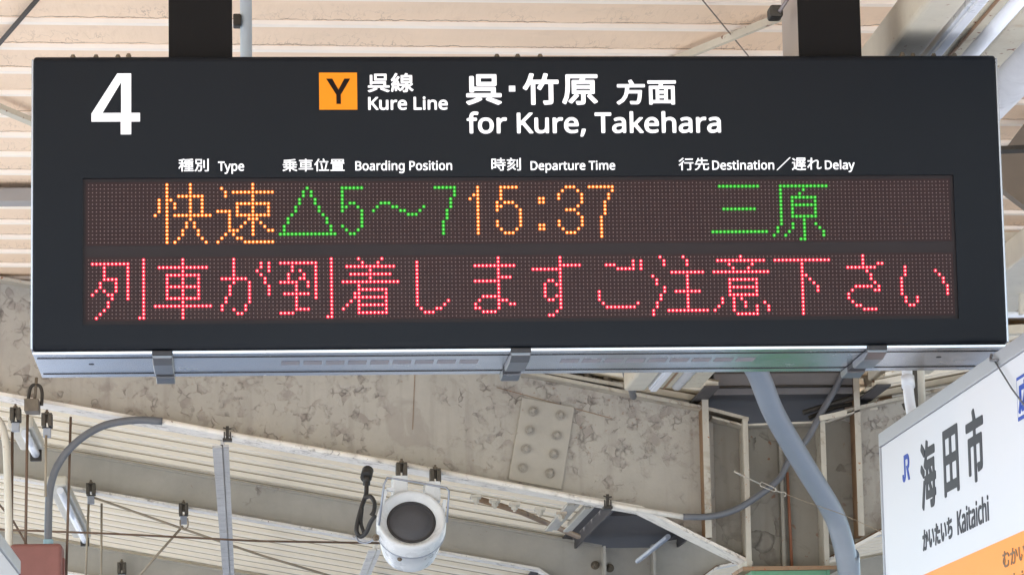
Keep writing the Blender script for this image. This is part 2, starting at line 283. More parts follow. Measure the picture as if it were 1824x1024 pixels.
# ---------------------------------------------------------------- lettering: outlines of the words, each drawn from flat polygons
# each entry: number of outlines, then for every outline its point count and its x, y pairs
GLYPH_DATA = {
'呉線': [10,85,36,0,26,6,3,27,0,32,1,37,5,42,67,61,118,81,143,93,150,98,148,102,143,103,10,104,5,108,3,113,3,124,4,144,10,151,332,152,342,154,344,159,343,185,340,190,332,192,113,192,107,190,101,175,97,171,92,170,62,170,51,173,48,180,48,185,48,374,49,379,51,383,56,386,92,387,99,384,103,379,104,251,104,246,107,241,113,240,393,239,398,236,401,231,401,159,403,154,409,152,470,152,475,150,479,144,480,113,475,106,470,104,337,103,327,101,325,98,337,92,475,41,479,37,481,32,478,27,455,10,439,2,434,2,424,4,281,61,276,65,273,68,272,73,273,78,294,98,291,102,194,103,189,102,186,98,209,83,213,78,213,73,210,67,158,42,118,26,87,15,159,782,1,775,6,771,16,765,32,765,42,771,48,776,48,817,49,823,52,825,57,825,129,822,142,817,138,802,105,766,62,755,52,710,23,705,23,697,27,679,46,674,53,658,57,652,68,639,106,635,103,635,98,641,47,640,37,637,32,628,28,608,24,599,27,595,32,593,37,586,98,582,113,577,108,558,27,552,12,547,9,542,9,521,16,511,21,508,27,509,42,533,139,521,154,511,180,511,185,516,192,552,221,569,241,569,246,562,248,536,244,526,244,521,247,518,251,510,272,508,282,511,290,536,313,548,328,573,369,600,420,608,427,613,427,644,416,652,410,653,405,649,394,592,308,591,302,598,299,613,301,616,302,649,351,654,357,659,359,669,357,695,343,700,337,701,333,699,328,654,262,659,258,669,256,675,251,695,190,700,180,710,185,715,186,802,186,817,183,822,184,825,190,824,200,822,203,817,205,736,205,730,206,724,211,722,221,722,364,723,374,725,377,730,380,736,380,797,381,802,382,807,391,818,420,822,425,828,427,863,421,873,418,876,415,878,410,869,389,868,384,873,381,960,380,967,379,973,374,974,364,974,221,972,211,967,205,967,200,986,185,989,180,988,175,981,166,930,129,926,124,927,119,931,113,940,103,958,88,965,81,997,62,1000,57,1000,52,998,47,976,24,971,21,965,21,955,26,926,47,884,90,880,88,879,83,878,42,877,32,873,22,868,15,863,10,853,5,792,0,14,704,78,710,80,720,87,746,113,758,134,756,139,751,140,715,141,700,146,685,142,681,139,680,134,694,93,700,79,13,578,134,582,133,593,138,613,141,628,139,639,146,648,149,652,154,650,159,644,161,557,145,554,144,559,139,10,894,170,899,166,904,168,936,195,939,200,935,205,889,205,884,204,881,200,882,195,9,609,205,613,203,618,204,633,206,637,211,633,224,628,229,623,226,610,211,13,779,251,787,250,909,250,915,251,919,256,919,262,918,267,914,271,909,272,787,272,782,271,776,267,775,256,16,153,260,148,262,143,267,142,272,142,399,143,405,148,411,159,412,399,412,409,410,413,405,414,394,414,277,412,267,409,263,399,260,12,200,308,205,306,353,307,357,313,357,359,354,364,348,365,205,365,199,363,197,359,197,318,197,313,12,777,318,787,315,909,315,917,318,919,323,919,328,917,333,909,336,782,335,777,333,775,328,775,323],
'Kure Line': [11,43,440,2,399,16,379,29,362,50,351,77,346,124,346,299,348,312,352,318,359,321,372,322,413,321,422,312,424,299,424,131,429,97,436,84,446,74,466,68,493,67,513,71,534,82,546,97,553,117,557,144,557,299,559,312,567,320,574,322,614,322,628,319,634,312,636,299,636,30,634,16,628,8,621,6,581,6,572,10,560,25,540,15,507,4,473,0,45,1057,3,1030,8,997,23,971,44,954,64,936,99,929,131,929,191,934,218,947,252,961,272,983,294,1003,308,1037,321,1064,325,1104,325,1138,315,1164,300,1178,289,1198,263,1207,245,1215,218,1218,184,1216,151,1210,144,1198,141,1017,140,1012,138,1010,131,1015,111,1023,97,1037,83,1050,75,1070,69,1091,67,1131,71,1191,86,1198,83,1204,70,1204,37,1198,22,1185,16,1158,8,1138,4,1097,0,44,2339,3,2312,8,2285,19,2265,33,2241,57,2228,77,2217,104,2210,144,2210,184,2217,218,2230,252,2243,272,2265,294,2285,308,2319,321,2352,325,2386,325,2419,315,2440,305,2462,285,2480,263,2494,231,2499,205,2500,164,2498,151,2492,144,2480,141,2299,140,2294,138,2292,131,2298,111,2306,97,2319,84,2332,75,2352,69,2372,67,2413,71,2473,86,2480,83,2486,70,2486,37,2480,22,2440,8,2379,0,41,10,7,1,17,0,30,0,393,3,410,10,416,17,417,57,417,70,415,78,406,79,265,84,256,91,259,104,273,238,413,245,416,258,417,299,417,312,415,319,406,318,399,314,393,171,246,166,238,167,231,171,225,322,30,325,17,321,10,305,5,258,5,245,10,116,171,111,177,104,180,84,166,80,158,78,17,73,10,64,6,23,5,34,715,8,708,17,706,30,706,299,709,312,715,319,721,322,762,321,768,318,773,312,778,299,782,295,815,315,836,322,856,325,883,325,903,322,909,316,913,305,908,272,903,259,896,255,889,254,856,255,829,248,809,234,793,211,787,191,784,164,784,30,782,16,775,8,768,6,728,5,22,1433,9,1428,17,1426,30,1426,399,1432,413,1440,417,1487,417,1500,412,1505,399,1505,91,1507,81,1513,76,1520,75,1661,75,1674,73,1683,64,1684,23,1683,17,1679,10,1668,5,1453,5,1440,6,14,1728,9,1723,17,1721,30,1722,305,1728,318,1735,321,1782,322,1791,319,1797,312,1798,305,1797,17,1793,10,1782,5,1742,5,45,1876,9,1871,17,1869,30,1869,299,1871,312,1876,318,1889,322,1923,322,1930,319,1943,300,1950,300,1990,321,2023,325,2050,325,2077,321,2097,315,2117,303,2131,290,2144,272,2156,238,2158,205,2158,30,2156,17,2152,10,2138,5,2097,5,2086,10,2082,17,2081,205,2078,225,2073,238,2059,252,2044,257,2023,260,1997,256,1977,247,1963,234,1955,218,1948,178,1948,30,1946,17,1943,10,1936,6,1923,5,1889,5,15,1025,205,1124,205,1131,206,1135,211,1134,218,1126,238,1111,253,1091,260,1064,260,1041,252,1030,243,1020,231,1014,218,1014,211,1017,207,14,2305,205,2406,205,2413,206,2416,211,2417,218,2408,238,2393,253,2372,260,2346,260,2326,253,2305,236,2296,218,2296,211,2299,207,16,1748,344,1735,351,1727,359,1720,372,1718,393,1722,406,1733,419,1748,428,1762,429,1782,422,1796,413,1803,393,1803,379,1795,359,1788,352,1768,344],
'呉': [3,93,59,9,4,62,0,83,6,95,27,108,143,143,227,176,274,198,285,209,279,213,258,216,27,218,10,230,3,251,3,303,6,314,17,329,27,333,48,335,678,335,689,336,699,343,702,356,699,392,689,400,678,401,248,401,235,398,227,387,219,366,206,358,132,356,111,361,97,377,95,398,96,797,98,808,111,822,132,826,195,825,216,818,223,808,227,787,227,534,230,524,237,518,794,516,815,514,830,503,836,482,838,345,847,337,857,335,973,334,990,324,997,314,998,240,993,230,973,217,742,216,721,214,708,209,731,195,973,104,991,93,998,83,1000,72,994,57,983,47,910,2,899,0,878,6,567,135,557,146,554,156,555,167,560,177,584,198,590,209,584,214,563,216,437,216,416,212,412,209,447,177,451,167,451,156,444,146,426,132,332,87,206,37,90,1,80,0,18,332,545,311,547,300,553,292,566,290,576,290,839,293,860,300,871,311,876,332,878,826,878,847,874,860,860,862,839,862,576,857,560,847,550,826,545,12,424,660,437,657,721,659,730,671,731,681,729,755,721,764,710,766,426,764,418,755,416,745,417,671],
'竹': [1,97,233,7,227,18,225,29,224,578,212,582,201,568,121,438,104,420,82,418,61,427,11,460,3,470,0,481,6,503,73,599,94,642,138,739,179,868,192,890,212,897,255,892,298,881,309,868,311,847,272,729,272,718,287,710,513,711,524,718,538,750,577,879,588,893,610,897,674,887,691,879,699,868,701,858,698,836,663,729,663,718,674,711,965,710,986,706,996,696,999,686,1000,621,998,610,992,599,975,592,868,592,855,589,847,578,846,115,838,61,825,41,814,31,793,17,782,14,653,3,599,2,582,18,558,83,558,105,567,118,577,122,696,121,710,126,716,137,717,567,716,578,709,589,696,592,631,592,610,588,599,577,513,436,502,423,491,418,480,418,459,427,410,460,401,470,398,481,403,503,453,578,450,589,437,592,373,592,362,591,351,583,348,567,347,18,341,7,330,1,319,0,255,0,244,1],
'原': [3,114,411,6,397,28,379,80,379,91,385,101,401,110,411,111,515,109,526,115,530,122,531,289,530,299,524,309,515,312,442,312,423,309,427,299,453,288,465,278,469,268,469,257,463,247,300,70,276,47,265,43,244,46,186,80,177,91,173,101,175,111,189,132,348,299,347,309,286,316,273,330,271,674,276,695,286,704,297,708,474,709,489,716,500,737,503,747,495,760,244,761,232,758,225,747,224,737,223,580,216,403,182,205,112,39,99,23,88,20,67,25,15,55,1,70,0,91,64,247,92,414,99,591,99,841,106,862,119,870,140,872,964,872,984,868,993,862,999,851,1000,831,998,778,984,764,964,761,672,761,661,757,653,747,640,726,638,716,651,709,891,708,901,704,912,695,917,674,914,330,907,320,891,313,807,311,805,299,984,117,995,101,996,91,990,80,974,68,922,41,911,37,901,37,891,42,870,61,745,194,699,247,697,257,703,271,750,299,751,309,734,312,672,312,661,309,655,299,653,91,647,59,630,32,599,12,568,8,432,0,11,398,424,411,417,766,417,776,417,786,424,789,445,785,455,766,461,411,461,399,455,396,445,12,398,570,411,563,766,563,776,563,786,570,789,580,789,591,781,601,766,604,411,604,401,600,396,591],
'方': [1,83,68,3,14,49,0,70,0,81,5,91,16,102,163,200,250,324,262,356,294,473,308,589,307,600,301,607,290,610,57,610,36,614,26,622,20,642,20,695,22,706,29,716,36,721,57,724,460,726,466,737,423,822,422,843,428,854,439,861,513,885,534,880,545,869,629,727,640,724,968,724,979,723,992,716,1000,695,1000,642,994,621,979,612,470,610,460,609,447,600,440,526,449,514,862,512,873,511,886,504,892,494,893,483,864,219,842,123,809,64,799,49,788,41,767,27,735,15,693,10,513,12,502,14,492,20,480,38,458,91,460,108,470,121,481,126,534,126,650,121,693,131,705,144,717,166,739,261,751,388,746,395,735,399,428,398,414,388,364,252,269,122,246,102,100,6,79,0],
'面': [6,53,68,2,58,7,51,17,48,38,48,630,51,650,58,661,79,668,375,668,385,671,392,681,403,732,395,741,385,742,38,742,17,746,7,753,0,773,0,824,7,847,17,854,38,857,956,857,977,856,994,844,1000,824,1000,773,992,752,977,744,558,741,546,732,528,681,534,671,548,668,916,668,936,662,946,650,949,630,949,38,946,17,938,7,916,0,854,0,834,4,821,17,814,47,803,51,191,51,180,48,174,38,170,17,160,5,150,1,15,176,171,181,166,191,163,262,163,273,165,280,171,283,181,283,538,280,548,273,554,191,556,181,553,176,548,173,538,173,181,11,405,171,415,164,426,163,569,163,581,171,584,211,579,223,569,227,415,226,407,222,402,211,14,707,171,711,166,722,163,803,163,816,171,819,181,819,538,814,552,803,556,722,556,711,553,707,548,704,538,704,181,11,411,334,426,331,569,331,579,335,583,344,581,385,569,392,415,391,405,385,402,375,403,344,12,446,497,569,497,579,502,582,507,584,538,581,548,569,556,415,555,405,549,402,538,404,507,415,498],
'for Kure, Takehara': [22,16,1116,2,1113,8,1114,12,1128,73,1132,77,1136,78,1156,78,1164,76,1167,71,1167,67,1165,59,1154,28,1142,4,1136,1,1132,0,1120,0,46,36,35,32,36,28,44,28,154,26,158,24,160,8,161,3,162,0,170,1,178,4,183,23,190,27,194,28,210,32,222,38,234,47,243,63,251,75,253,99,252,107,250,115,247,118,241,115,230,111,221,107,219,103,219,79,221,71,218,66,210,65,198,67,192,71,191,95,191,99,189,103,182,103,170,99,162,95,161,71,160,66,158,64,154,64,44,63,40,59,36,55,35,30,166,34,146,43,135,51,124,63,118,75,114,87,111,103,111,119,114,143,121,158,127,167,138,178,151,186,166,191,186,193,214,190,224,186,236,178,249,166,257,154,263,139,265,119,265,107,261,83,255,67,249,59,238,48,230,42,206,34,178,33,30,301,35,297,37,294,44,294,178,295,186,301,191,321,190,326,186,329,179,332,179,352,191,360,193,376,194,388,192,392,191,394,186,395,182,393,166,391,162,388,160,384,159,368,160,352,155,341,146,334,135,331,115,330,48,329,40,325,35,321,35,37,499,35,493,40,492,48,492,226,493,234,495,237,499,239,519,239,525,238,528,234,528,166,530,158,534,159,612,238,621,240,641,239,647,238,649,234,645,226,578,158,572,150,572,146,650,48,652,44,653,40,649,36,645,35,621,34,614,37,547,119,542,122,534,118,529,111,528,48,527,40,523,35,519,35,43,701,36,689,41,677,51,669,63,665,75,664,83,664,178,665,186,669,190,677,191,693,191,697,189,699,186,701,178,701,99,703,79,708,71,713,67,720,65,732,64,744,65,756,71,761,75,765,83,769,103,771,186,776,190,780,191,800,191,804,188,805,186,806,178,806,48,805,40,800,35,784,35,780,35,776,38,772,44,768,45,756,39,740,34,716,33,28,851,35,847,36,843,44,843,178,844,186,847,189,851,191,871,190,876,186,879,177,883,178,899,189,907,192,926,194,942,191,945,186,946,182,943,166,941,162,934,159,918,160,903,156,892,146,885,135,882,115,882,48,881,40,875,35,41,1009,35,994,42,982,48,971,59,961,75,957,87,954,111,957,139,962,150,970,165,978,174,990,183,998,188,1009,192,1033,194,1041,193,1053,190,1069,182,1081,172,1086,166,1093,150,1097,135,1099,115,1097,107,1093,104,1089,103,998,102,994,99,996,87,1005,75,1021,66,1037,65,1057,66,1085,73,1089,71,1091,67,1091,48,1089,44,1085,42,1061,35,1025,33,25,1326,35,1322,38,1320,44,1320,202,1318,204,1314,206,1263,206,1258,210,1256,214,1257,234,1259,238,1267,240,1409,240,1417,238,1420,234,1421,226,1421,214,1417,208,1409,206,1366,206,1362,205,1359,202,1358,44,1354,36,1350,35,49,1461,34,1450,40,1441,47,1434,55,1429,65,1427,71,1428,87,1429,95,1433,103,1443,115,1457,124,1469,128,1488,131,1520,133,1524,135,1526,143,1524,150,1520,157,1516,160,1504,162,1481,160,1461,153,1457,153,1451,158,1445,170,1444,174,1445,177,1453,183,1473,190,1481,191,1500,193,1516,193,1536,188,1544,183,1553,174,1558,166,1562,154,1564,135,1564,48,1562,40,1560,36,1556,35,1540,35,1536,37,1532,44,1528,47,1512,39,1500,34,1481,33,39,1607,35,1603,37,1601,44,1601,241,1603,249,1607,251,1627,251,1633,249,1636,245,1637,241,1636,143,1637,139,1639,135,1643,137,1694,189,1702,191,1722,191,1727,190,1731,186,1731,182,1728,178,1679,128,1676,123,1679,117,1734,47,1736,44,1736,40,1734,37,1730,35,1706,34,1698,37,1651,95,1647,98,1642,95,1638,91,1637,87,1636,40,1631,35,1627,35,42,1801,35,1789,39,1774,48,1764,55,1756,67,1749,83,1745,103,1745,119,1748,139,1752,150,1761,166,1778,182,1797,191,1821,194,1833,193,1849,188,1860,182,1870,174,1876,166,1886,146,1887,139,1888,115,1886,107,1880,103,1876,103,1789,103,1785,99,1787,87,1791,79,1797,73,1813,66,1825,65,1841,66,1853,67,1873,73,1876,72,1882,67,1882,48,1876,42,1853,35,1825,33,1813,33,44,1924,35,1920,36,1917,40,1916,48,1916,241,1920,249,1924,251,1944,251,1949,249,1952,245,1953,241,1953,190,1954,186,1956,184,1960,184,1979,192,2007,194,2019,191,2035,184,2046,174,2051,166,2057,150,2059,135,2058,44,2055,36,2051,35,2031,35,2027,35,2022,40,2021,48,2020,143,2015,154,2011,157,2003,160,1987,162,1975,160,1968,156,1961,150,1958,143,1954,123,1954,63,1951,40,1948,36,1944,35,45,2114,35,2106,40,2096,48,2089,55,2085,63,2084,71,2084,87,2086,95,2090,105,2104,119,2122,128,2146,132,2177,133,2181,135,2183,143,2181,150,2177,156,2173,159,2162,162,2138,160,2118,153,2114,152,2110,154,2102,170,2101,174,2102,177,2110,183,2130,190,2138,191,2158,193,2173,193,2193,187,2202,182,2210,174,2215,166,2218,154,2219,48,2218,40,2213,35,2197,35,2193,37,2185,47,2169,39,2158,35,2130,33,31,2264,35,2260,36,2257,40,2256,44,2255,178,2257,186,2260,190,2264,191,2280,191,2284,190,2288,186,2292,178,2313,190,2320,192,2336,194,2352,192,2355,188,2357,182,2355,166,2352,161,2348,159,2328,160,2316,156,2304,147,2298,139,2295,131,2292,111,2292,48,2291,40,2288,36,2284,35,47,2395,35,2387,39,2376,48,2367,63,2363,75,2363,83,2366,95,2370,103,2383,118,2399,126,2427,132,2458,134,2462,138,2462,143,2461,150,2458,155,2451,160,2443,162,2419,160,2399,153,2391,153,2387,158,2382,170,2381,174,2383,178,2389,182,2403,188,2423,192,2439,193,2454,193,2466,190,2474,187,2482,182,2489,174,2495,166,2499,154,2500,48,2499,40,2494,35,2478,35,2474,36,2470,40,2466,46,2462,46,2458,43,2439,35,2411,33,21,170,67,186,64,202,66,214,72,222,83,225,95,227,111,225,131,220,146,214,154,206,159,190,162,170,159,162,154,156,146,153,139,149,123,148,107,150,99,157,79,162,73,16,1472,67,1477,65,1488,63,1504,66,1512,70,1519,75,1525,87,1527,99,1526,103,1520,105,1496,104,1481,100,1473,96,1468,91,1465,79,1468,71,16,2127,67,2134,65,2146,64,2158,65,2169,71,2177,78,2180,83,2182,95,2181,103,2177,105,2150,104,2138,101,2130,97,2124,91,2121,83,2122,75,15,2408,67,2415,65,2427,64,2443,67,2451,71,2458,79,2462,87,2464,99,2462,103,2458,105,2431,104,2411,97,2405,91,2402,79,2404,71,13,996,135,1002,133,1053,133,1057,135,1058,139,1054,150,1049,156,1041,161,1025,162,1013,160,1005,154,997,143,995,139,13,1787,135,1793,133,1841,133,1848,135,1849,139,1845,150,1837,158,1829,161,1813,162,1802,158,1793,152,1788,143,1786,139],
'種別': [11,21,881,0,876,1,869,11,860,37,863,42,871,43,942,43,947,45,952,52,952,416,954,421,958,423,993,424,999,421,1000,416,1000,52,997,32,993,22,989,16,982,11,973,7,142,97,5,96,11,96,170,93,180,87,175,53,119,33,93,26,87,21,87,16,92,0,119,1,124,4,129,33,165,63,211,84,257,82,262,77,263,16,264,12,267,10,272,12,298,16,302,21,303,87,303,92,305,95,308,96,313,95,359,92,363,87,364,26,355,21,356,14,364,8,380,8,385,10,387,17,390,67,398,118,409,174,425,179,425,185,422,200,408,210,405,292,409,359,414,456,427,466,424,484,405,487,400,485,395,476,392,374,379,369,375,367,359,370,354,374,352,481,352,487,350,490,344,490,323,488,318,481,316,374,315,369,312,367,303,369,297,374,293,471,293,476,291,479,288,480,144,478,139,471,137,374,136,369,133,367,129,367,119,370,114,374,111,476,111,480,108,483,103,483,83,480,78,471,75,374,75,369,72,367,67,367,57,369,51,374,47,492,47,497,45,500,42,500,26,500,16,497,11,492,10,435,10,190,10,181,11,177,16,177,37,179,44,185,47,313,47,318,49,320,52,321,57,321,67,318,74,313,75,215,75,210,76,207,83,207,103,209,108,215,111,313,111,319,114,321,119,321,129,319,134,313,137,220,137,215,139,213,144,212,160,210,163,205,161,190,145,185,145,179,149,149,184,144,184,142,175,141,6,138,3,133,1,103,1,64,553,4,532,21,530,26,531,32,578,88,584,98,609,175,617,242,617,247,615,252,609,253,568,253,562,257,561,262,561,400,563,409,568,412,574,412,768,412,773,410,776,405,777,400,777,262,775,257,768,253,671,253,665,247,662,221,663,216,666,212,671,211,773,211,778,208,780,206,781,195,774,98,766,42,759,26,752,16,722,3,656,2,648,6,645,11,638,32,640,38,645,40,702,40,712,43,717,47,724,67,729,98,733,149,734,165,733,170,727,172,661,172,657,170,653,165,641,114,637,103,612,52,568,5,563,2,558,1,14,835,114,830,114,824,118,823,124,823,369,825,375,830,377,860,377,867,375,869,369,869,124,868,119,865,115,860,114,13,277,170,313,170,318,171,320,175,321,180,320,195,318,198,313,199,261,199,256,196,255,190,256,175,261,170,12,368,175,374,170,379,170,430,171,434,175,435,190,434,195,430,198,425,199,374,199,369,196,367,190,11,206,185,210,185,212,190,213,257,210,266,200,263,154,263,146,262,142,257,144,242,154,231,11,259,231,266,230,313,230,318,231,321,236,321,252,318,257,313,258,261,258,255,252,255,236,10,372,231,379,230,430,231,435,236,435,252,431,257,425,258,374,258,368,252,368,236,35,210,293,215,291,225,293,313,293,318,294,320,298,321,308,319,313,313,316,195,317,192,318,190,323,190,344,192,349,200,352,313,352,319,354,321,359,320,369,318,373,313,375,215,371,209,375,204,385,200,388,195,388,147,375,143,369,142,364,142,313,144,307,149,303,154,303,200,303,205,301,15,608,293,615,291,722,291,728,293,732,298,732,303,732,364,731,369,727,372,722,373,609,372,606,369,604,364,604,303,605,298],
'Type': [6,35,671,3,652,9,632,28,627,85,633,112,652,129,746,135,784,159,822,218,845,275,853,312,844,350,626,938,622,957,626,976,652,989,671,990,727,989,754,976,766,957,917,529,936,531,941,540,1087,976,1107,988,1126,990,1202,987,1217,976,1223,957,1206,900,980,256,923,123,879,59,822,21,765,2,35,1315,1,1296,10,1287,47,1287,938,1294,976,1315,988,1372,989,1391,983,1410,956,1429,946,1505,987,1562,999,1619,1000,1676,989,1732,961,1770,930,1794,900,1834,824,1854,749,1860,654,1853,540,1835,464,1808,408,1770,355,1732,323,1670,293,1638,285,1562,286,1505,298,1448,327,1429,326,1423,312,1422,28,1413,9,1391,0,42,2169,293,2131,306,2074,338,2021,388,1996,426,1971,483,1952,559,1948,635,1954,730,1973,805,1989,843,2023,900,2058,938,2117,976,2173,995,2225,1002,2282,999,2339,983,2377,962,2426,919,2454,881,2481,824,2499,749,2500,635,2494,616,2472,604,2453,602,2112,599,2095,578,2106,521,2140,464,2169,439,2207,420,2263,414,2339,421,2434,451,2453,451,2476,426,2475,350,2453,324,2358,290,2225,284,22,272,297,253,312,248,331,245,1052,234,1065,216,1071,26,1073,2,1090,0,1185,18,1204,45,1209,614,1208,640,1185,642,1109,633,1083,595,1071,424,1071,405,1065,395,1052,391,331,386,312,367,297,21,1503,426,1562,413,1619,418,1657,442,1676,464,1703,521,1718,597,1719,673,1702,768,1673,824,1655,843,1619,865,1562,872,1505,858,1463,824,1437,768,1424,673,1425,597,1434,540,1442,502,1462,464,14,2111,730,2131,724,2320,724,2343,730,2355,749,2353,768,2330,824,2301,855,2263,871,2207,872,2169,857,2131,823,2103,768,2101,749],
'乗車位置': [22,134,277,2,271,4,267,8,266,14,266,119,265,122,258,124,190,80,129,49,49,18,36,17,30,19,0,51,1,57,5,61,86,86,153,117,197,143,203,150,197,154,190,154,49,154,42,155,36,160,34,187,36,194,42,199,116,199,123,201,126,205,127,212,127,242,125,249,123,251,116,253,18,253,12,256,9,261,9,292,12,295,18,298,116,298,123,300,126,304,127,335,127,341,123,347,116,349,49,350,44,353,42,360,43,384,45,391,55,394,252,394,264,397,266,403,265,428,258,432,172,429,86,424,61,426,53,440,47,458,49,465,55,468,61,469,203,474,357,487,474,503,493,504,499,501,524,476,527,471,524,463,487,457,332,438,325,434,323,428,323,403,326,396,332,394,542,394,552,391,554,384,555,360,553,353,548,350,474,349,468,346,465,335,466,304,468,301,474,298,579,297,584,292,585,286,585,261,580,255,573,253,474,253,468,251,465,242,465,212,468,202,474,199,555,199,561,194,562,187,561,160,555,155,548,154,400,154,394,154,386,150,391,144,432,119,505,86,585,60,590,57,592,51,589,45,561,16,555,13,548,15,468,43,456,49,388,85,332,123,326,124,323,113,322,8,320,5,314,2,85,912,0,906,3,904,8,903,70,900,78,894,80,659,80,653,80,647,83,645,88,644,119,647,126,653,128,894,128,900,130,903,138,903,156,900,161,894,164,721,164,715,166,712,175,712,372,715,383,721,386,894,386,900,388,903,397,903,409,900,414,894,417,672,417,666,419,663,428,664,458,672,463,894,463,900,465,903,471,905,508,912,512,919,512,949,512,956,511,960,508,962,502,962,471,968,464,1190,463,1202,460,1206,452,1206,428,1202,419,1196,417,974,417,967,415,962,409,962,397,964,391,968,387,1147,386,1154,384,1159,378,1159,372,1159,175,1157,168,1153,165,1147,164,968,163,962,156,962,138,965,131,974,128,1221,127,1224,125,1227,119,1226,88,1222,82,1215,80,968,79,964,76,962,70,961,8,957,2,949,0,26,1369,5,1365,14,1365,279,1363,292,1357,292,1314,249,1307,245,1301,246,1298,249,1281,273,1274,286,1275,292,1280,298,1334,353,1389,428,1431,507,1437,510,1443,510,1480,499,1484,495,1485,489,1421,372,1420,14,1418,8,1412,4,1375,4,75,1931,19,1924,24,1923,33,1923,51,1928,57,1937,59,1998,59,2006,63,2008,70,2008,273,2011,284,2017,287,2153,288,2159,293,2161,304,2159,308,2153,310,1943,310,1937,312,1932,316,1931,341,1933,347,1937,351,1943,352,2165,352,2171,356,2174,366,2171,372,2165,374,1968,375,1963,378,1961,384,1962,483,1964,489,1974,492,2455,492,2464,489,2467,483,2467,384,2465,378,2461,375,2245,374,2239,372,2234,366,2232,360,2236,353,2245,352,2474,352,2480,350,2484,341,2484,323,2483,316,2480,312,2474,310,2233,310,2227,309,2221,304,2218,298,2219,292,2227,287,2400,287,2406,287,2412,282,2414,273,2414,70,2415,63,2418,61,2424,59,2486,59,2494,57,2499,51,2500,45,2499,26,2494,20,2486,19,28,1462,26,1458,33,1457,63,1460,70,1468,73,1671,73,1681,76,1685,82,1710,175,1729,255,1742,335,1745,342,1752,344,1795,338,1800,335,1802,329,1801,323,1740,82,1742,76,1752,73,1857,73,1863,71,1867,63,1867,57,1867,33,1863,26,1857,25,1468,25,12,2065,63,2072,59,2344,59,2350,60,2354,63,2356,70,2355,76,2350,81,2344,82,2072,82,2066,79,2064,76,15,1573,91,1570,94,1565,113,1528,323,1530,329,1536,333,1566,339,1573,339,1578,335,1581,329,1625,113,1625,107,1622,102,1616,99,1579,89,11,2065,119,2072,116,2344,116,2354,119,2356,125,2356,131,2351,138,2344,139,2072,139,2066,137,2064,131,12,2068,175,2072,173,2344,173,2351,175,2356,181,2356,187,2351,193,2344,195,2072,195,2066,192,2064,187,2064,181,15,226,199,258,200,265,204,266,212,266,242,265,249,258,253,252,253,197,253,190,253,184,249,183,242,183,212,184,204,190,200,13,348,199,400,199,406,202,410,212,410,242,406,251,400,253,332,253,326,251,323,242,324,205,326,202,332,199,13,768,212,771,209,777,207,894,207,900,210,903,218,902,249,894,253,777,253,771,251,768,249,766,242,766,218,14,964,212,968,208,974,207,1098,208,1102,212,1104,218,1104,242,1102,249,1098,252,1091,253,968,252,964,249,962,242,962,218,12,2068,230,2072,228,2344,228,2351,230,2356,236,2356,242,2351,249,2344,250,2072,250,2066,248,2064,242,2064,236,13,197,298,258,298,265,303,266,310,266,335,265,344,258,349,252,349,197,349,188,347,183,341,184,304,190,298,13,357,298,400,298,406,301,410,310,409,341,406,346,400,349,332,349,326,346,323,335,324,304,326,301,332,298,12,768,298,777,295,894,295,900,297,903,304,902,335,900,338,894,341,777,341,771,339,767,335,766,304,12,965,298,974,295,1098,296,1101,298,1104,304,1103,335,1098,340,1091,341,968,340,963,335,962,329,962,304,28,1492,365,1486,370,1485,378,1485,403,1486,409,1492,413,1628,413,1636,415,1639,421,1638,428,1614,495,1614,502,1622,508,1653,515,1659,515,1665,513,1672,502,1698,434,1698,428,1695,421,1694,415,1708,413,1832,413,1838,411,1841,403,1841,372,1838,367,1832,364,11,2022,415,2029,413,2103,414,2109,421,2109,446,2105,452,2097,454,2023,453,2017,446,2017,440,2017,421,10,2168,415,2177,413,2251,414,2259,421,2259,446,2251,453,2171,453,2165,449,2163,440,2164,421,12,2317,415,2325,413,2400,413,2406,415,2410,421,2410,446,2406,452,2400,454,2319,453,2313,449,2311,440,2312,421],
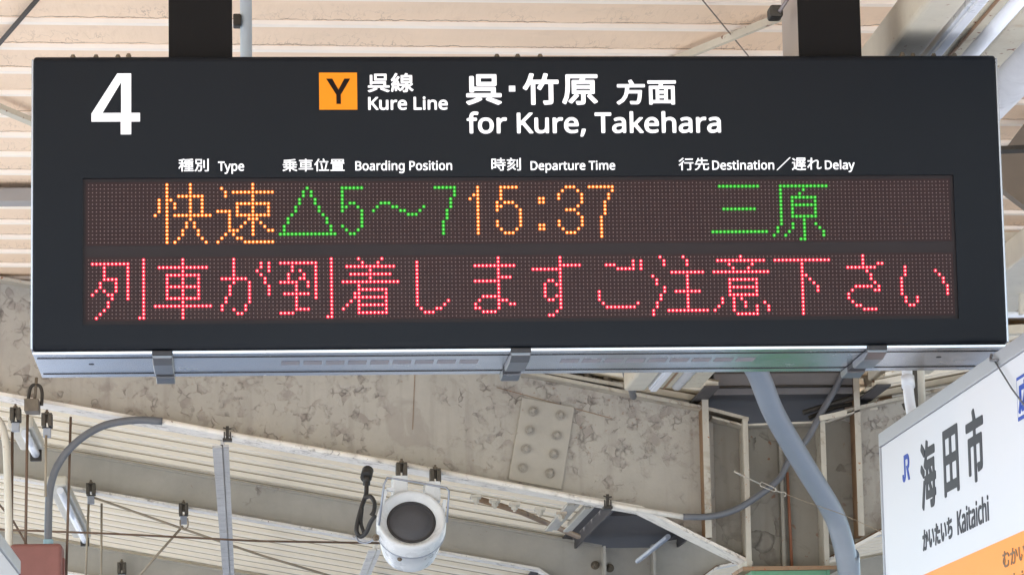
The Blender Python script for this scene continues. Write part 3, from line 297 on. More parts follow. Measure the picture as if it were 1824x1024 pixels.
'Boarding Position': [28,48,1167,2,1146,6,1132,13,1129,23,1130,41,1136,46,1162,37,1193,34,1209,37,1219,44,1228,55,1232,65,1232,81,1230,85,1204,76,1188,74,1177,75,1162,79,1151,84,1136,99,1125,117,1118,143,1116,175,1118,196,1124,216,1135,237,1141,244,1151,253,1167,261,1183,264,1193,264,1214,259,1230,250,1235,250,1240,257,1245,260,1261,261,1266,259,1270,253,1270,248,1270,81,1267,55,1263,39,1257,28,1248,18,1240,11,1230,6,1198,0,29,253,75,238,79,222,86,211,94,201,107,195,117,188,138,184,175,190,211,197,227,209,243,222,253,238,260,253,263,269,264,290,260,305,254,320,243,329,232,339,211,343,196,345,180,344,149,338,122,326,103,316,91,305,84,285,76,264,74,40,410,75,394,79,384,86,371,102,366,117,365,133,366,143,372,159,379,167,387,175,410,185,426,189,462,191,469,196,469,206,467,215,463,222,452,228,431,228,399,218,394,219,389,227,385,243,389,249,415,260,446,263,473,259,483,255,493,246,501,232,506,216,506,91,505,81,499,77,483,78,473,90,467,89,452,79,441,76,426,74,31,723,75,708,80,692,89,681,102,673,117,666,143,663,169,665,190,670,211,676,227,687,242,697,252,713,260,739,264,760,260,776,253,780,258,782,326,786,331,791,333,812,332,817,327,819,321,819,86,816,81,812,78,807,77,791,78,781,88,755,77,739,74,30,1632,75,1616,79,1600,87,1589,96,1578,112,1573,122,1567,143,1564,169,1567,196,1574,222,1585,237,1595,248,1606,255,1627,262,1642,264,1658,263,1674,259,1689,251,1700,243,1708,232,1722,201,1726,169,1725,154,1721,133,1716,117,1706,102,1696,91,1684,84,1668,77,1647,74,51,1788,75,1767,78,1751,86,1748,96,1748,112,1750,117,1757,120,1783,111,1809,108,1820,110,1830,115,1835,122,1836,128,1831,138,1825,144,1773,169,1757,182,1751,190,1748,201,1749,227,1757,243,1762,248,1773,255,1783,260,1814,264,1846,259,1861,254,1868,248,1867,238,1862,227,1858,222,1851,221,1825,228,1799,229,1794,227,1786,222,1784,216,1784,211,1787,206,1794,200,1846,175,1856,167,1864,159,1870,149,1873,133,1873,122,1869,107,1863,96,1858,91,1841,80,1809,74,40,2023,75,2008,81,2001,86,1992,96,1987,107,1983,128,1983,222,1979,227,1966,230,1961,237,1962,248,1967,253,1983,263,1994,295,2002,300,2013,300,2020,295,2021,269,2023,263,2029,261,2060,260,2066,253,2066,237,2064,232,2060,229,2055,228,2029,228,2023,226,2021,222,2021,133,2022,122,2029,111,2039,108,2060,110,2065,108,2068,102,2067,86,2064,81,2060,78,2049,75,29,2227,75,2211,79,2196,87,2185,96,2176,107,2168,122,2163,138,2159,175,2162,201,2167,216,2172,227,2184,243,2197,253,2211,259,2227,263,2243,264,2264,261,2279,254,2294,243,2305,229,2317,201,2319,180,2318,143,2314,128,2307,112,2297,96,2290,90,2264,78,2243,74,31,3,80,0,86,0,96,0,305,3,315,13,318,76,318,112,312,128,306,138,298,145,290,151,279,154,258,154,248,149,229,144,220,130,206,131,201,144,193,151,185,155,180,160,164,162,149,161,133,150,107,144,99,133,91,123,85,107,80,86,77,13,77,29,551,79,547,86,547,91,547,248,550,258,556,261,572,261,577,258,582,245,587,246,603,257,614,261,629,264,645,262,651,258,652,253,650,237,645,228,640,226,624,226,609,222,597,211,588,196,584,169,584,91,582,82,577,78,572,77,556,77,12,864,78,861,81,859,91,859,253,864,260,885,261,893,258,897,253,897,248,897,86,895,81,890,78,39,942,78,940,81,937,91,937,248,941,258,948,261,963,260,974,248,1000,260,1021,264,1047,260,1057,255,1067,248,1075,237,1080,227,1083,216,1085,196,1085,91,1083,81,1078,78,1073,77,1057,77,1050,81,1048,91,1048,185,1045,211,1043,216,1036,223,1026,229,1016,229,1005,228,991,222,982,211,978,201,975,185,975,91,974,82,969,78,963,77,26,1397,80,1394,91,1394,310,1397,316,1407,318,1465,318,1480,316,1501,311,1522,298,1533,284,1540,269,1542,243,1539,222,1534,206,1522,190,1508,180,1496,174,1475,168,1439,166,1434,164,1432,159,1432,91,1430,81,1423,77,1418,77,1402,77,11,1908,78,1906,81,1903,91,1904,253,1908,260,1929,261,1936,258,1940,248,1940,86,1935,78,1924,77,11,2096,78,2094,81,2091,91,2092,253,2096,260,2117,261,2124,258,2128,248,2128,86,2123,78,2112,77,37,2358,78,2355,81,2352,91,2352,248,2356,258,2363,261,2378,260,2389,249,2415,260,2436,264,2462,260,2472,255,2482,248,2490,237,2498,216,2500,190,2500,91,2498,81,2493,78,2488,77,2472,77,2465,81,2463,91,2463,185,2460,211,2458,216,2452,223,2441,229,2431,229,2420,228,2406,222,2397,211,2393,201,2389,175,2389,91,2387,81,2378,77,16,50,112,76,112,97,115,111,122,118,133,121,149,119,164,112,175,102,181,81,185,44,185,39,181,38,175,38,122,39,116,44,112,18,248,112,264,109,279,111,290,117,295,122,303,138,307,169,303,201,298,211,290,221,274,229,258,229,243,223,231,211,225,196,222,169,226,138,235,122,16,412,112,420,109,431,107,446,111,456,117,465,128,469,138,470,154,468,159,462,162,452,161,426,157,415,152,407,143,404,128,407,117,20,724,112,739,109,755,110,760,113,772,122,777,133,780,143,781,169,780,185,776,206,770,216,765,222,749,228,734,229,723,225,711,211,705,196,701,169,705,138,713,122,18,1175,112,1193,109,1214,113,1219,116,1224,122,1231,138,1233,180,1228,206,1222,216,1216,222,1198,229,1183,228,1172,223,1160,206,1155,190,1154,169,1157,143,1164,122,20,1628,112,1647,109,1663,113,1670,117,1679,128,1685,143,1687,169,1685,190,1683,201,1677,211,1669,222,1653,229,1637,229,1621,222,1611,210,1604,190,1603,164,1607,138,1615,122,1621,116,20,2223,112,2243,109,2258,113,2265,117,2274,128,2280,143,2282,175,2280,190,2277,201,2272,211,2264,222,2248,229,2232,229,2217,223,2206,211,2199,190,2197,169,2201,138,2205,128,2209,122,16,1433,206,1439,203,1465,203,1486,209,1495,216,1503,232,1504,248,1499,263,1491,273,1480,278,1470,281,1444,283,1439,282,1433,279,1432,274,1432,211,16,40,222,44,219,70,219,86,221,102,226,109,232,114,243,115,258,111,269,102,277,91,280,50,283,44,282,39,279,38,274,38,227,15,864,284,858,295,858,305,861,316,865,321,875,324,885,323,890,320,895,314,898,305,898,295,895,290,890,284,880,280,869,281,14,1908,283,1901,295,1901,305,1903,314,1908,321,1914,324,1929,323,1935,319,1941,310,1942,300,1940,292,1934,284,1924,280,1914,280,15,2096,283,2091,290,2089,295,2089,310,2091,316,2096,322,2102,324,2117,322,2123,319,2128,310,2129,300,2126,290,2122,284,2112,280,2102,280],
'時刻': [9,108,305,0,300,2,297,6,288,27,287,33,289,39,295,41,352,41,361,43,366,48,368,59,368,158,366,164,363,165,174,166,164,168,161,158,161,101,159,94,153,92,54,92,49,90,46,85,46,59,42,54,38,52,12,52,7,53,1,57,0,64,0,394,0,399,5,404,12,406,148,406,153,406,159,403,161,394,161,300,164,290,169,289,289,289,295,292,297,300,297,331,295,339,289,342,195,342,190,343,186,347,185,352,185,368,185,373,189,378,195,380,289,380,295,382,297,389,298,431,300,433,305,436,337,436,342,434,345,431,346,425,346,389,347,383,352,380,452,380,458,378,462,373,462,352,461,347,457,343,352,341,347,337,346,331,346,300,347,293,352,290,473,289,478,289,483,285,485,279,485,258,482,253,473,250,426,250,419,247,417,242,417,216,417,211,420,207,426,205,467,205,473,205,478,201,479,195,479,174,478,170,473,167,426,166,419,164,417,158,416,43,412,22,405,13,389,5,33,556,1,551,4,531,27,529,33,531,38,625,84,703,141,714,149,776,222,782,224,787,224,813,215,820,211,820,205,817,200,753,127,750,122,752,116,755,113,823,57,829,51,830,48,828,43,808,26,797,22,792,24,724,83,719,87,714,89,708,87,666,58,614,27,567,4,25,881,4,876,12,868,33,868,38,871,40,876,42,939,42,945,43,951,48,952,59,952,420,954,428,960,430,991,431,996,429,999,425,1000,420,1000,54,998,33,994,22,990,17,981,10,975,8,897,1,886,2,16,269,54,262,59,205,127,199,137,202,143,227,156,232,157,237,156,269,128,292,101,306,80,307,75,305,71,300,66,279,55,274,53,67,562,105,556,107,536,129,533,132,533,137,536,141,588,168,635,198,663,221,663,226,651,228,562,220,556,221,551,226,540,253,541,258,546,263,572,280,618,331,616,336,614,337,530,339,527,342,525,347,526,373,530,377,536,378,651,379,655,383,653,389,639,415,636,420,637,425,640,429,645,432,672,437,677,436,682,431,708,387,714,381,719,379,813,378,818,378,823,374,825,368,825,347,823,342,818,338,687,337,682,335,667,321,623,274,622,268,625,266,687,267,708,269,715,274,740,308,745,313,755,312,779,305,785,300,784,294,729,223,708,204,645,152,572,110,14,860,115,856,122,856,127,856,373,860,380,865,382,892,382,897,381,900,378,902,373,902,122,899,116,892,114,865,114,15,50,132,54,131,106,131,112,132,115,137,115,143,115,221,114,226,111,229,106,230,54,230,47,226,46,221,46,143,46,137,12,163,205,164,203,174,205,358,205,363,206,367,211,368,242,366,247,358,250,169,250,164,249,161,242,13,47,274,54,270,106,270,111,271,114,274,115,279,115,357,111,364,106,365,54,365,48,363,46,357,46,279],
'Departure Time': [19,32,443,3,440,14,440,279,442,285,448,287,471,286,482,275,505,286,521,289,538,290,561,286,575,279,593,262,603,245,609,228,613,200,613,166,608,144,602,127,596,115,583,101,572,92,555,84,527,82,505,86,488,94,482,92,480,82,480,8,478,3,471,0,448,0,23,8,86,3,89,0,99,0,335,2,347,8,350,14,351,93,350,121,346,149,336,165,324,183,306,193,290,202,268,207,223,206,194,202,172,190,144,179,127,161,110,143,99,127,92,93,86,42,296,87,268,101,255,115,245,132,238,155,236,172,236,194,238,217,243,234,255,256,264,268,279,280,296,287,313,290,330,290,352,287,375,273,386,262,393,251,399,234,404,211,405,189,403,180,397,175,392,175,285,174,282,172,280,166,283,155,287,144,296,133,307,126,318,122,335,121,364,125,386,132,392,130,396,121,394,99,386,92,364,85,324,82,43,674,85,662,92,651,101,644,110,639,121,637,149,638,161,642,172,657,189,674,200,702,208,747,211,753,214,754,223,753,234,747,244,738,251,730,253,707,251,674,240,668,242,660,256,659,268,662,273,668,277,696,287,736,290,762,285,772,279,784,268,788,262,794,245,796,228,795,93,792,88,786,86,769,86,764,91,758,100,753,99,741,91,724,85,702,82,60,848,87,844,93,843,99,843,273,846,285,854,287,871,287,877,285,882,270,888,271,910,287,922,290,950,290,967,281,972,282,985,290,1000,330,1012,333,1023,331,1027,324,1027,296,1030,290,1034,288,1068,287,1078,285,1081,279,1081,273,1081,262,1079,256,1074,253,1068,252,1034,252,1029,248,1027,240,1027,149,1029,138,1035,127,1046,120,1074,122,1079,117,1081,99,1080,93,1075,87,1046,82,1023,85,1007,93,995,106,989,121,986,144,985,245,978,252,961,253,950,249,933,250,916,247,899,234,888,215,884,194,883,93,877,86,41,1147,86,1132,93,1119,106,1112,115,1106,138,1105,161,1105,273,1107,285,1113,287,1136,287,1144,285,1147,279,1147,166,1150,144,1153,135,1160,127,1170,121,1181,119,1198,121,1215,130,1222,138,1228,155,1230,172,1230,273,1232,282,1237,287,1243,287,1260,287,1269,285,1272,279,1273,273,1273,99,1271,91,1266,86,1243,86,1237,90,1232,98,1226,97,1203,86,1187,83,1170,82,24,1328,86,1322,89,1319,99,1319,273,1322,285,1328,287,1350,286,1361,271,1384,285,1395,290,1429,290,1436,285,1437,279,1434,256,1430,251,1423,249,1406,250,1390,245,1376,234,1366,217,1360,189,1359,93,1356,88,1350,86,42,1514,85,1497,92,1481,104,1466,121,1457,138,1450,172,1450,200,1456,228,1463,245,1473,262,1492,279,1508,286,1525,290,1547,290,1564,287,1576,283,1592,271,1604,256,1610,245,1618,217,1619,189,1616,177,1609,175,1502,175,1496,172,1494,166,1496,161,1502,144,1508,136,1519,127,1530,123,1542,120,1553,121,1576,124,1598,131,1604,131,1610,127,1611,104,1609,99,1604,94,1581,86,1547,82,24,1801,86,1795,89,1793,99,1793,302,1791,307,1784,311,1728,311,1722,313,1719,318,1718,324,1718,341,1720,347,1728,351,1902,350,1908,348,1911,341,1910,318,1906,313,1897,311,1846,311,1838,307,1836,302,1836,93,1829,86,13,1942,86,1936,89,1933,99,1934,279,1936,285,1942,287,1964,287,1971,285,1974,279,1974,99,1973,93,1969,87,1964,86,63,2032,86,2026,88,2023,93,2022,99,2022,273,2023,279,2026,286,2032,287,2049,287,2055,285,2060,276,2066,275,2089,287,2105,290,2128,290,2145,285,2156,279,2167,269,2173,269,2186,279,2201,287,2218,290,2241,290,2263,285,2275,278,2284,268,2292,251,2295,228,2295,99,2295,93,2291,88,2286,86,2263,86,2258,89,2255,93,2254,228,2245,245,2235,251,2224,253,2208,251,2197,245,2188,234,2184,223,2180,194,2180,93,2173,86,2151,86,2144,87,2140,93,2139,99,2139,206,2135,234,2128,245,2122,249,2117,252,2105,253,2083,247,2076,240,2070,228,2063,200,2063,93,2060,89,2055,86,43,2393,86,2370,97,2362,104,2348,122,2339,138,2334,161,2333,194,2335,217,2340,234,2347,251,2355,262,2370,276,2382,283,2393,287,2410,290,2427,290,2449,287,2461,281,2472,272,2483,260,2492,245,2497,228,2500,206,2500,183,2497,177,2489,175,2387,175,2379,172,2377,166,2378,161,2381,149,2388,138,2399,129,2410,123,2427,120,2455,124,2483,132,2489,129,2492,121,2490,99,2483,93,2455,85,2421,82,19,514,121,533,120,550,128,555,133,562,144,569,166,570,200,563,228,556,240,550,245,533,252,516,252,499,245,490,234,482,211,480,189,486,149,491,138,499,128,15,696,121,707,119,719,120,730,124,743,132,748,138,754,155,755,166,753,175,741,177,713,175,690,166,682,155,680,138,685,128,21,45,127,54,124,93,126,121,136,139,149,151,166,156,177,161,200,163,223,162,240,155,265,149,278,138,292,121,302,104,309,87,311,54,311,48,310,44,307,42,302,42,132,13,285,211,290,210,352,210,356,211,359,217,354,234,346,245,335,252,318,253,302,248,292,240,283,223,282,217,13,1500,211,1508,210,1564,210,1571,211,1574,217,1571,228,1560,245,1547,252,1536,253,1519,249,1507,240,1498,223,1496,217,13,2382,211,2387,210,2444,210,2452,211,2456,217,2451,234,2444,244,2427,253,2415,253,2399,248,2388,240,2380,223,2379,217,14,1942,312,1935,318,1931,330,1934,347,1938,352,1948,358,1953,359,1964,356,1970,352,1977,341,1976,323,1970,315,1964,311,1953,309],
'行先': [5,31,99,0,89,1,85,5,84,10,84,180,83,185,79,187,74,185,39,157,34,154,29,153,24,155,4,175,0,180,0,185,4,190,49,223,74,244,102,270,139,314,144,319,149,320,179,312,184,309,186,304,181,294,134,240,131,235,131,10,129,4,124,1,118,553,0,548,3,533,20,529,25,528,31,533,37,593,61,633,95,657,140,665,180,663,185,658,186,538,187,535,190,533,195,534,220,538,224,543,225,732,225,737,227,739,230,740,299,737,305,732,307,643,306,635,299,601,250,593,241,583,242,558,255,556,260,557,265,589,309,613,359,628,401,633,405,638,405,663,401,673,396,674,389,661,354,662,349,668,347,732,347,737,349,740,354,740,404,742,413,747,416,777,416,783,414,787,409,787,354,790,349,792,348,947,347,954,344,957,339,957,314,954,309,952,308,797,307,790,304,787,299,787,235,788,230,792,226,797,225,982,225,987,225,992,222,994,215,994,195,992,188,987,186,862,186,856,185,853,180,852,175,852,70,853,60,857,52,862,49,872,48,932,48,943,50,949,55,954,65,958,105,962,112,967,113,997,101,1000,95,994,45,989,35,977,18,967,13,942,9,862,9,837,12,827,15,815,25,811,30,807,55,806,175,805,180,802,185,797,186,723,186,718,185,714,180,704,130,700,120,680,80,673,71,627,30,568,4,558,0,35,284,3,277,10,267,35,269,41,279,43,349,42,358,45,361,50,361,220,359,225,354,227,194,227,189,229,187,235,187,260,188,265,194,267,199,267,473,267,483,265,486,260,486,255,486,235,483,229,478,227,418,227,411,225,408,220,408,50,406,30,400,20,396,15,388,10,378,8,299,3,21,24,289,7,309,4,314,6,319,49,348,79,372,94,385,119,411,124,414,129,415,159,405,164,402,166,399,165,394,161,389,134,363,94,329,74,314,39,290,34,287,29,287,13,229,349,219,349,214,351,211,354,211,384,214,388,219,389,463,389,468,387,471,379,470,354,468,352,463,349],
'Destination': [17,26,28,4,10,5,4,7,0,16,1,368,4,373,10,375,113,375,162,369,198,356,228,339,248,319,267,289,278,259,285,222,287,192,285,162,279,125,265,89,249,65,234,49,207,29,192,21,174,15,143,8,95,4,44,422,3,392,14,373,26,358,41,342,65,335,83,328,113,327,156,330,186,341,222,360,253,373,266,392,278,410,286,440,290,470,288,489,284,513,271,533,253,544,234,557,192,559,138,555,132,549,130,398,130,392,128,388,125,387,119,389,107,396,89,404,77,417,65,434,57,458,53,495,56,531,68,537,70,543,68,547,59,547,29,546,22,537,15,501,3,458,0,53,634,3,604,14,594,22,593,59,597,68,604,70,610,69,646,56,676,51,694,51,712,55,725,63,731,73,732,83,726,95,712,107,628,149,606,168,596,186,593,204,595,234,603,253,622,271,646,283,664,288,694,291,737,287,773,275,780,271,783,265,782,259,767,227,761,225,755,225,719,236,682,238,670,237,658,231,650,222,649,216,653,204,670,189,754,150,775,131,785,113,788,95,787,65,781,47,773,35,761,22,749,14,725,5,682,0,44,894,2,866,16,855,29,845,47,840,65,838,89,838,228,834,236,809,238,806,240,802,246,802,253,802,265,805,271,840,290,857,343,864,347,870,348,888,347,894,342,896,337,896,295,900,287,961,285,966,283,969,277,969,246,966,240,955,237,906,237,898,234,896,228,896,101,900,71,906,61,912,56,930,51,961,55,968,53,971,47,971,16,967,9,949,3,918,0,13,1021,4,1015,5,1009,10,1007,16,1008,277,1015,285,1051,286,1060,283,1064,271,1063,16,1062,10,1058,6,1051,4,43,1324,4,1312,5,1306,8,1303,16,1303,180,1298,210,1292,222,1282,231,1269,237,1257,238,1233,236,1215,229,1203,216,1194,198,1189,180,1187,150,1186,22,1185,10,1179,5,1173,4,1142,4,1136,5,1130,10,1128,22,1128,271,1129,277,1133,283,1142,286,1173,284,1185,265,1227,286,1257,290,1282,288,1300,285,1318,278,1335,265,1344,253,1350,240,1356,222,1358,198,1358,16,1354,7,1348,5,51,1463,3,1445,10,1427,22,1418,35,1409,53,1405,71,1404,89,1408,113,1413,125,1420,138,1433,150,1457,164,1493,175,1548,179,1560,180,1566,183,1568,186,1567,204,1561,222,1556,228,1547,234,1536,238,1524,239,1499,236,1481,231,1457,220,1451,221,1443,228,1436,246,1434,259,1436,265,1445,270,1481,285,1530,290,1560,287,1578,282,1596,271,1603,265,1615,246,1623,222,1625,192,1625,22,1623,10,1614,5,1590,5,1581,10,1577,22,1572,27,1542,9,1530,4,1493,0,44,1748,2,1719,16,1709,29,1698,47,1694,65,1691,89,1691,228,1687,236,1663,238,1659,240,1656,246,1655,253,1656,265,1659,271,1693,290,1711,343,1717,347,1723,348,1742,347,1748,342,1749,337,1749,295,1754,287,1814,285,1820,282,1823,277,1823,246,1820,240,1808,237,1760,237,1752,234,1749,228,1749,101,1754,71,1760,61,1766,56,1784,51,1814,55,1821,53,1824,47,1824,16,1820,9,1802,3,1772,0,14,1893,4,1869,5,1863,10,1861,16,1861,271,1861,277,1865,283,1875,286,1911,284,1917,277,1917,271,1917,16,1915,10,1911,6,32,2062,3,2044,9,2014,27,2001,41,1983,71,1973,101,1969,144,1970,174,1976,204,1983,222,1996,245,2008,259,2032,277,2050,285,2087,290,2105,290,2135,285,2159,274,2183,255,2198,234,2210,210,2217,180,2219,144,2216,107,2211,83,2196,53,2183,36,2171,24,2153,13,2129,4,2117,2,2093,0,42,2274,7,2272,10,2270,22,2270,271,2273,283,2280,286,2311,285,2317,281,2323,266,2329,265,2341,274,2365,285,2395,290,2438,286,2461,277,2476,265,2488,246,2497,216,2500,186,2500,22,2498,10,2492,5,2486,4,2456,4,2450,6,2446,10,2444,22,2444,180,2441,204,2433,222,2426,229,2414,236,2395,238,2371,235,2353,227,2339,210,2333,192,2327,156,2327,22,2326,10,2317,5,2280,5,20,1487,53,1499,51,1518,53,1536,58,1548,67,1560,83,1566,98,1569,125,1567,131,1560,134,1554,134,1512,130,1493,126,1481,120,1475,114,1467,101,1464,89,1464,77,1466,71,1475,59,27,2083,53,2099,52,2117,55,2123,58,2135,67,2144,77,2150,89,2155,101,2160,125,2160,168,2155,192,2150,204,2142,216,2129,228,2117,235,2105,237,2075,236,2056,227,2044,214,2036,198,2029,168,2028,125,2031,107,2038,89,2048,71,2056,63,2068,56,22,62,59,89,57,125,61,137,63,162,71,173,77,192,92,211,119,222,156,225,186,225,216,218,246,211,265,198,285,186,296,162,310,143,316,107,321,65,320,57,313,57,71,57,65,16,392,180,398,178,489,178,495,180,498,186,498,192,489,216,476,230,464,237,440,238,422,234,413,228,404,219,397,210,390,192,389,186,16,1021,318,1012,325,1006,337,1004,349,1007,368,1015,378,1027,384,1039,384,1051,380,1061,374,1065,368,1067,343,1064,331,1058,324,1045,318,1033,315,16,1875,318,1865,325,1859,337,1857,349,1860,368,1869,378,1881,385,1893,384,1905,380,1914,374,1918,368,1920,343,1918,331,1911,324,1899,318,1887,315],
'遅れ': [7,122,25,0,3,25,0,30,0,35,20,56,46,77,66,89,69,91,71,96,71,224,71,229,66,234,15,235,10,237,6,244,7,269,10,275,15,276,107,276,112,275,115,269,115,264,116,117,117,110,122,111,145,163,149,178,158,234,161,305,161,412,162,417,166,422,173,424,448,424,453,424,458,421,461,412,460,325,458,323,453,321,433,320,427,316,423,305,410,285,408,280,412,275,458,274,462,269,463,264,463,249,461,244,458,241,453,240,361,240,356,238,354,229,355,219,361,215,443,214,449,208,449,188,448,184,443,181,438,180,361,180,355,178,354,173,354,163,356,156,361,154,463,154,468,152,471,147,472,142,472,127,470,122,463,119,361,119,356,118,354,112,353,66,351,63,346,61,321,61,315,61,310,66,309,112,305,118,300,119,198,120,194,122,192,127,191,142,188,148,182,137,160,86,156,81,146,76,153,70,163,65,193,53,244,46,290,44,473,53,477,51,479,45,468,12,463,9,458,8,351,6,290,3,229,7,188,13,173,18,144,30,107,53,97,55,86,52,76,46,56,27,35,4,30,0,92,631,18,629,20,626,25,628,61,630,157,629,163,627,168,621,165,555,77,550,75,545,78,524,103,521,112,527,122,632,254,634,259,636,290,632,295,626,295,545,285,539,287,536,295,533,320,534,327,539,332,585,334,631,339,637,341,640,346,641,351,643,376,641,412,644,417,652,420,687,419,692,417,695,412,689,351,691,346,703,331,704,325,684,295,681,290,682,283,687,282,723,308,779,338,820,348,835,350,855,347,877,341,898,320,903,310,908,285,890,112,892,96,900,86,906,83,916,82,932,85,957,96,988,118,993,117,995,112,1000,81,1000,76,997,71,972,52,957,45,937,37,911,33,896,33,870,40,850,60,844,81,842,101,859,275,856,290,847,300,835,306,820,306,784,296,764,285,723,259,678,219,676,213,674,183,674,137,676,61,678,25,676,20,672,18,27,192,152,193,151,203,154,300,154,305,155,308,157,309,163,309,173,305,179,300,180,224,181,220,183,217,188,217,203,219,210,224,214,300,215,305,216,308,219,309,224,309,234,305,239,300,240,214,240,203,243,190,163,189,157,13,206,275,249,275,254,277,256,280,254,285,241,305,238,315,234,320,214,320,209,319,204,315,202,285,203,276,14,319,275,346,275,356,277,376,310,378,315,377,318,371,320,366,320,290,320,285,319,283,315,285,310,305,280,310,276,14,102,324,20,381,16,387,17,392,20,395,35,409,41,412,46,412,133,356,137,351,137,346,133,341,112,322,107,322,12,208,356,214,355,407,355,412,356,415,361,416,381,414,387,407,389,214,389,206,387,203,381,204,361],
'Delay': [8,34,2018,2,2002,7,1985,23,1981,72,1985,92,2002,107,2067,108,2100,117,2116,129,2138,154,2155,186,2178,252,2171,284,1979,775,1977,791,1983,807,2002,815,2067,815,2084,811,2100,791,2227,448,2247,434,2378,796,2394,812,2410,815,2476,815,2492,809,2500,791,2497,775,2280,186,2232,88,2198,46,2149,14,2100,0,41,891,235,842,247,798,268,760,295,725,333,705,366,683,431,673,497,675,578,688,644,709,693,760,763,797,791,842,812,907,823,956,823,1005,811,1047,791,1086,758,1111,726,1141,660,1151,611,1149,513,1136,497,1119,492,825,492,803,480,804,448,816,415,842,379,874,356,907,344,989,343,1103,372,1118,366,1127,350,1128,301,1126,284,1113,268,1054,244,956,231,42,1610,234,1577,242,1528,268,1488,317,1474,350,1468,399,1473,448,1485,480,1512,522,1544,550,1577,566,1642,587,1789,602,1801,611,1805,644,1796,677,1785,693,1757,712,1740,716,1662,709,1577,683,1561,688,1544,711,1529,758,1544,779,1626,811,1724,824,1806,813,1855,789,1887,759,1907,726,1920,677,1925,628,1924,268,1917,252,1904,242,1855,241,1835,252,1822,276,1806,282,1724,241,1659,231,23,8,249,0,284,0,954,8,986,41,995,286,991,368,974,433,945,482,911,531,854,570,775,583,726,592,628,587,546,568,464,538,399,515,366,466,317,416,284,351,259,286,245,204,240,41,240,14,1266,246,1255,268,1255,284,1255,1003,1257,1020,1271,1036,1283,1040,1348,1039,1364,1029,1373,1003,1372,268,1364,249,1348,241,1283,240,21,172,350,286,360,351,385,392,415,420,448,439,480,455,529,465,611,464,660,454,726,435,775,400,821,368,847,335,863,286,878,139,883,123,873,118,856,118,382,123,363,139,351,16,1619,350,1642,340,1691,338,1724,345,1762,366,1778,382,1796,415,1806,480,1798,497,1773,503,1691,495,1642,483,1614,464,1596,431,1591,399,1603,366,13,808,611,825,600,1005,600,1021,608,1026,628,1015,660,989,694,956,714,907,717,874,710,842,686,820,660,807,628],
'海': [7,109,620,3,606,18,586,71,586,93,596,103,610,109,620,109,716,104,745,114,744,125,727,128,344,128,323,131,312,140,307,157,336,316,330,327,323,330,291,329,280,324,274,316,155,50,138,18,120,9,99,12,46,42,36,50,30,61,29,71,35,93,172,380,184,390,195,393,237,375,245,380,251,422,259,435,280,441,344,441,354,448,358,454,367,518,365,540,333,521,312,523,248,559,238,571,236,582,246,603,316,688,368,774,409,869,418,882,429,888,440,890,471,884,514,874,525,868,532,859,534,848,519,805,519,795,525,789,535,787,940,787,961,782,974,763,974,699,971,688,962,678,950,673,461,672,449,667,434,646,437,635,450,632,908,630,918,624,926,603,922,454,929,443,982,439,992,433,998,422,1000,359,993,338,982,332,971,330,929,330,920,327,912,316,911,305,905,252,907,242,918,235,953,231,966,220,970,210,971,157,963,135,950,129,897,127,886,121,857,50,850,40,823,16,801,7,759,0,642,0,14,451,242,461,235,471,234,557,234,567,235,576,242,571,252,525,296,503,324,493,329,482,330,469,327,460,316,450,252,12,723,242,737,234,769,235,780,242,784,252,788,316,782,327,769,330,674,330,653,327,652,316,709,263,14,174,420,25,504,6,518,0,529,1,550,46,601,57,607,78,604,237,520,252,508,257,497,252,476,217,433,195,418,10,489,444,503,441,578,441,589,444,591,454,525,521,503,523,493,518,488,508,482,454,12,747,444,759,441,791,444,798,454,801,476,802,508,799,518,780,524,695,523,680,518,683,508,720,476,16,237,688,81,774,57,793,52,805,54,816,99,867,110,874,120,876,141,869,301,787,316,774,320,763,316,742,280,699,269,689,259,684],
'田': [5,33,947,0,895,0,874,4,864,11,858,21,853,53,842,59,832,60,158,60,147,57,143,53,136,21,126,7,116,3,42,0,21,3,11,9,3,21,0,42,0,842,3,863,9,874,21,881,42,884,958,884,979,881,989,875,997,863,1000,842,1000,42,997,21,989,9,968,1,16,147,189,158,186,400,186,411,189,417,200,418,211,418,389,417,400,411,411,400,414,158,414,147,411,141,400,140,347,140,211,141,200,16,568,189,579,186,832,186,847,189,855,200,856,211,856,389,853,405,842,413,832,414,579,414,568,411,562,400,561,389,561,211,562,200,16,143,547,147,543,158,540,400,540,411,543,415,547,418,558,418,737,417,747,411,758,400,761,158,761,147,758,141,747,140,737,140,558,16,564,547,568,543,579,540,832,540,842,541,853,547,856,558,856,737,853,752,842,760,832,761,579,761,568,758,562,747,561,737,561,558],
'市': [1,95,446,3,436,13,431,28,431,415,430,426,423,436,415,439,248,439,237,436,231,426,230,415,228,122,222,112,206,103,133,102,112,109,103,122,102,133,101,509,103,530,108,541,122,549,133,551,415,551,425,556,429,561,429,614,425,619,415,624,39,624,18,627,6,635,0,655,0,708,7,727,18,734,39,736,415,736,423,739,427,750,386,823,386,833,390,844,404,855,478,874,499,868,509,857,577,750,593,737,969,736,990,730,997,718,1000,708,1000,655,993,635,979,626,582,624,572,623,561,616,558,603,560,561,572,552,875,551,885,549,899,541,904,530,906,509,906,216,902,175,885,143,873,133,843,119,655,106,645,107,635,112,622,133,600,185,599,196,603,206,614,215,634,219,760,217,775,227,778,248,777,426,771,436,760,439,572,438,561,430,558,415,558,39,556,18,549,7,530,0,467,0],
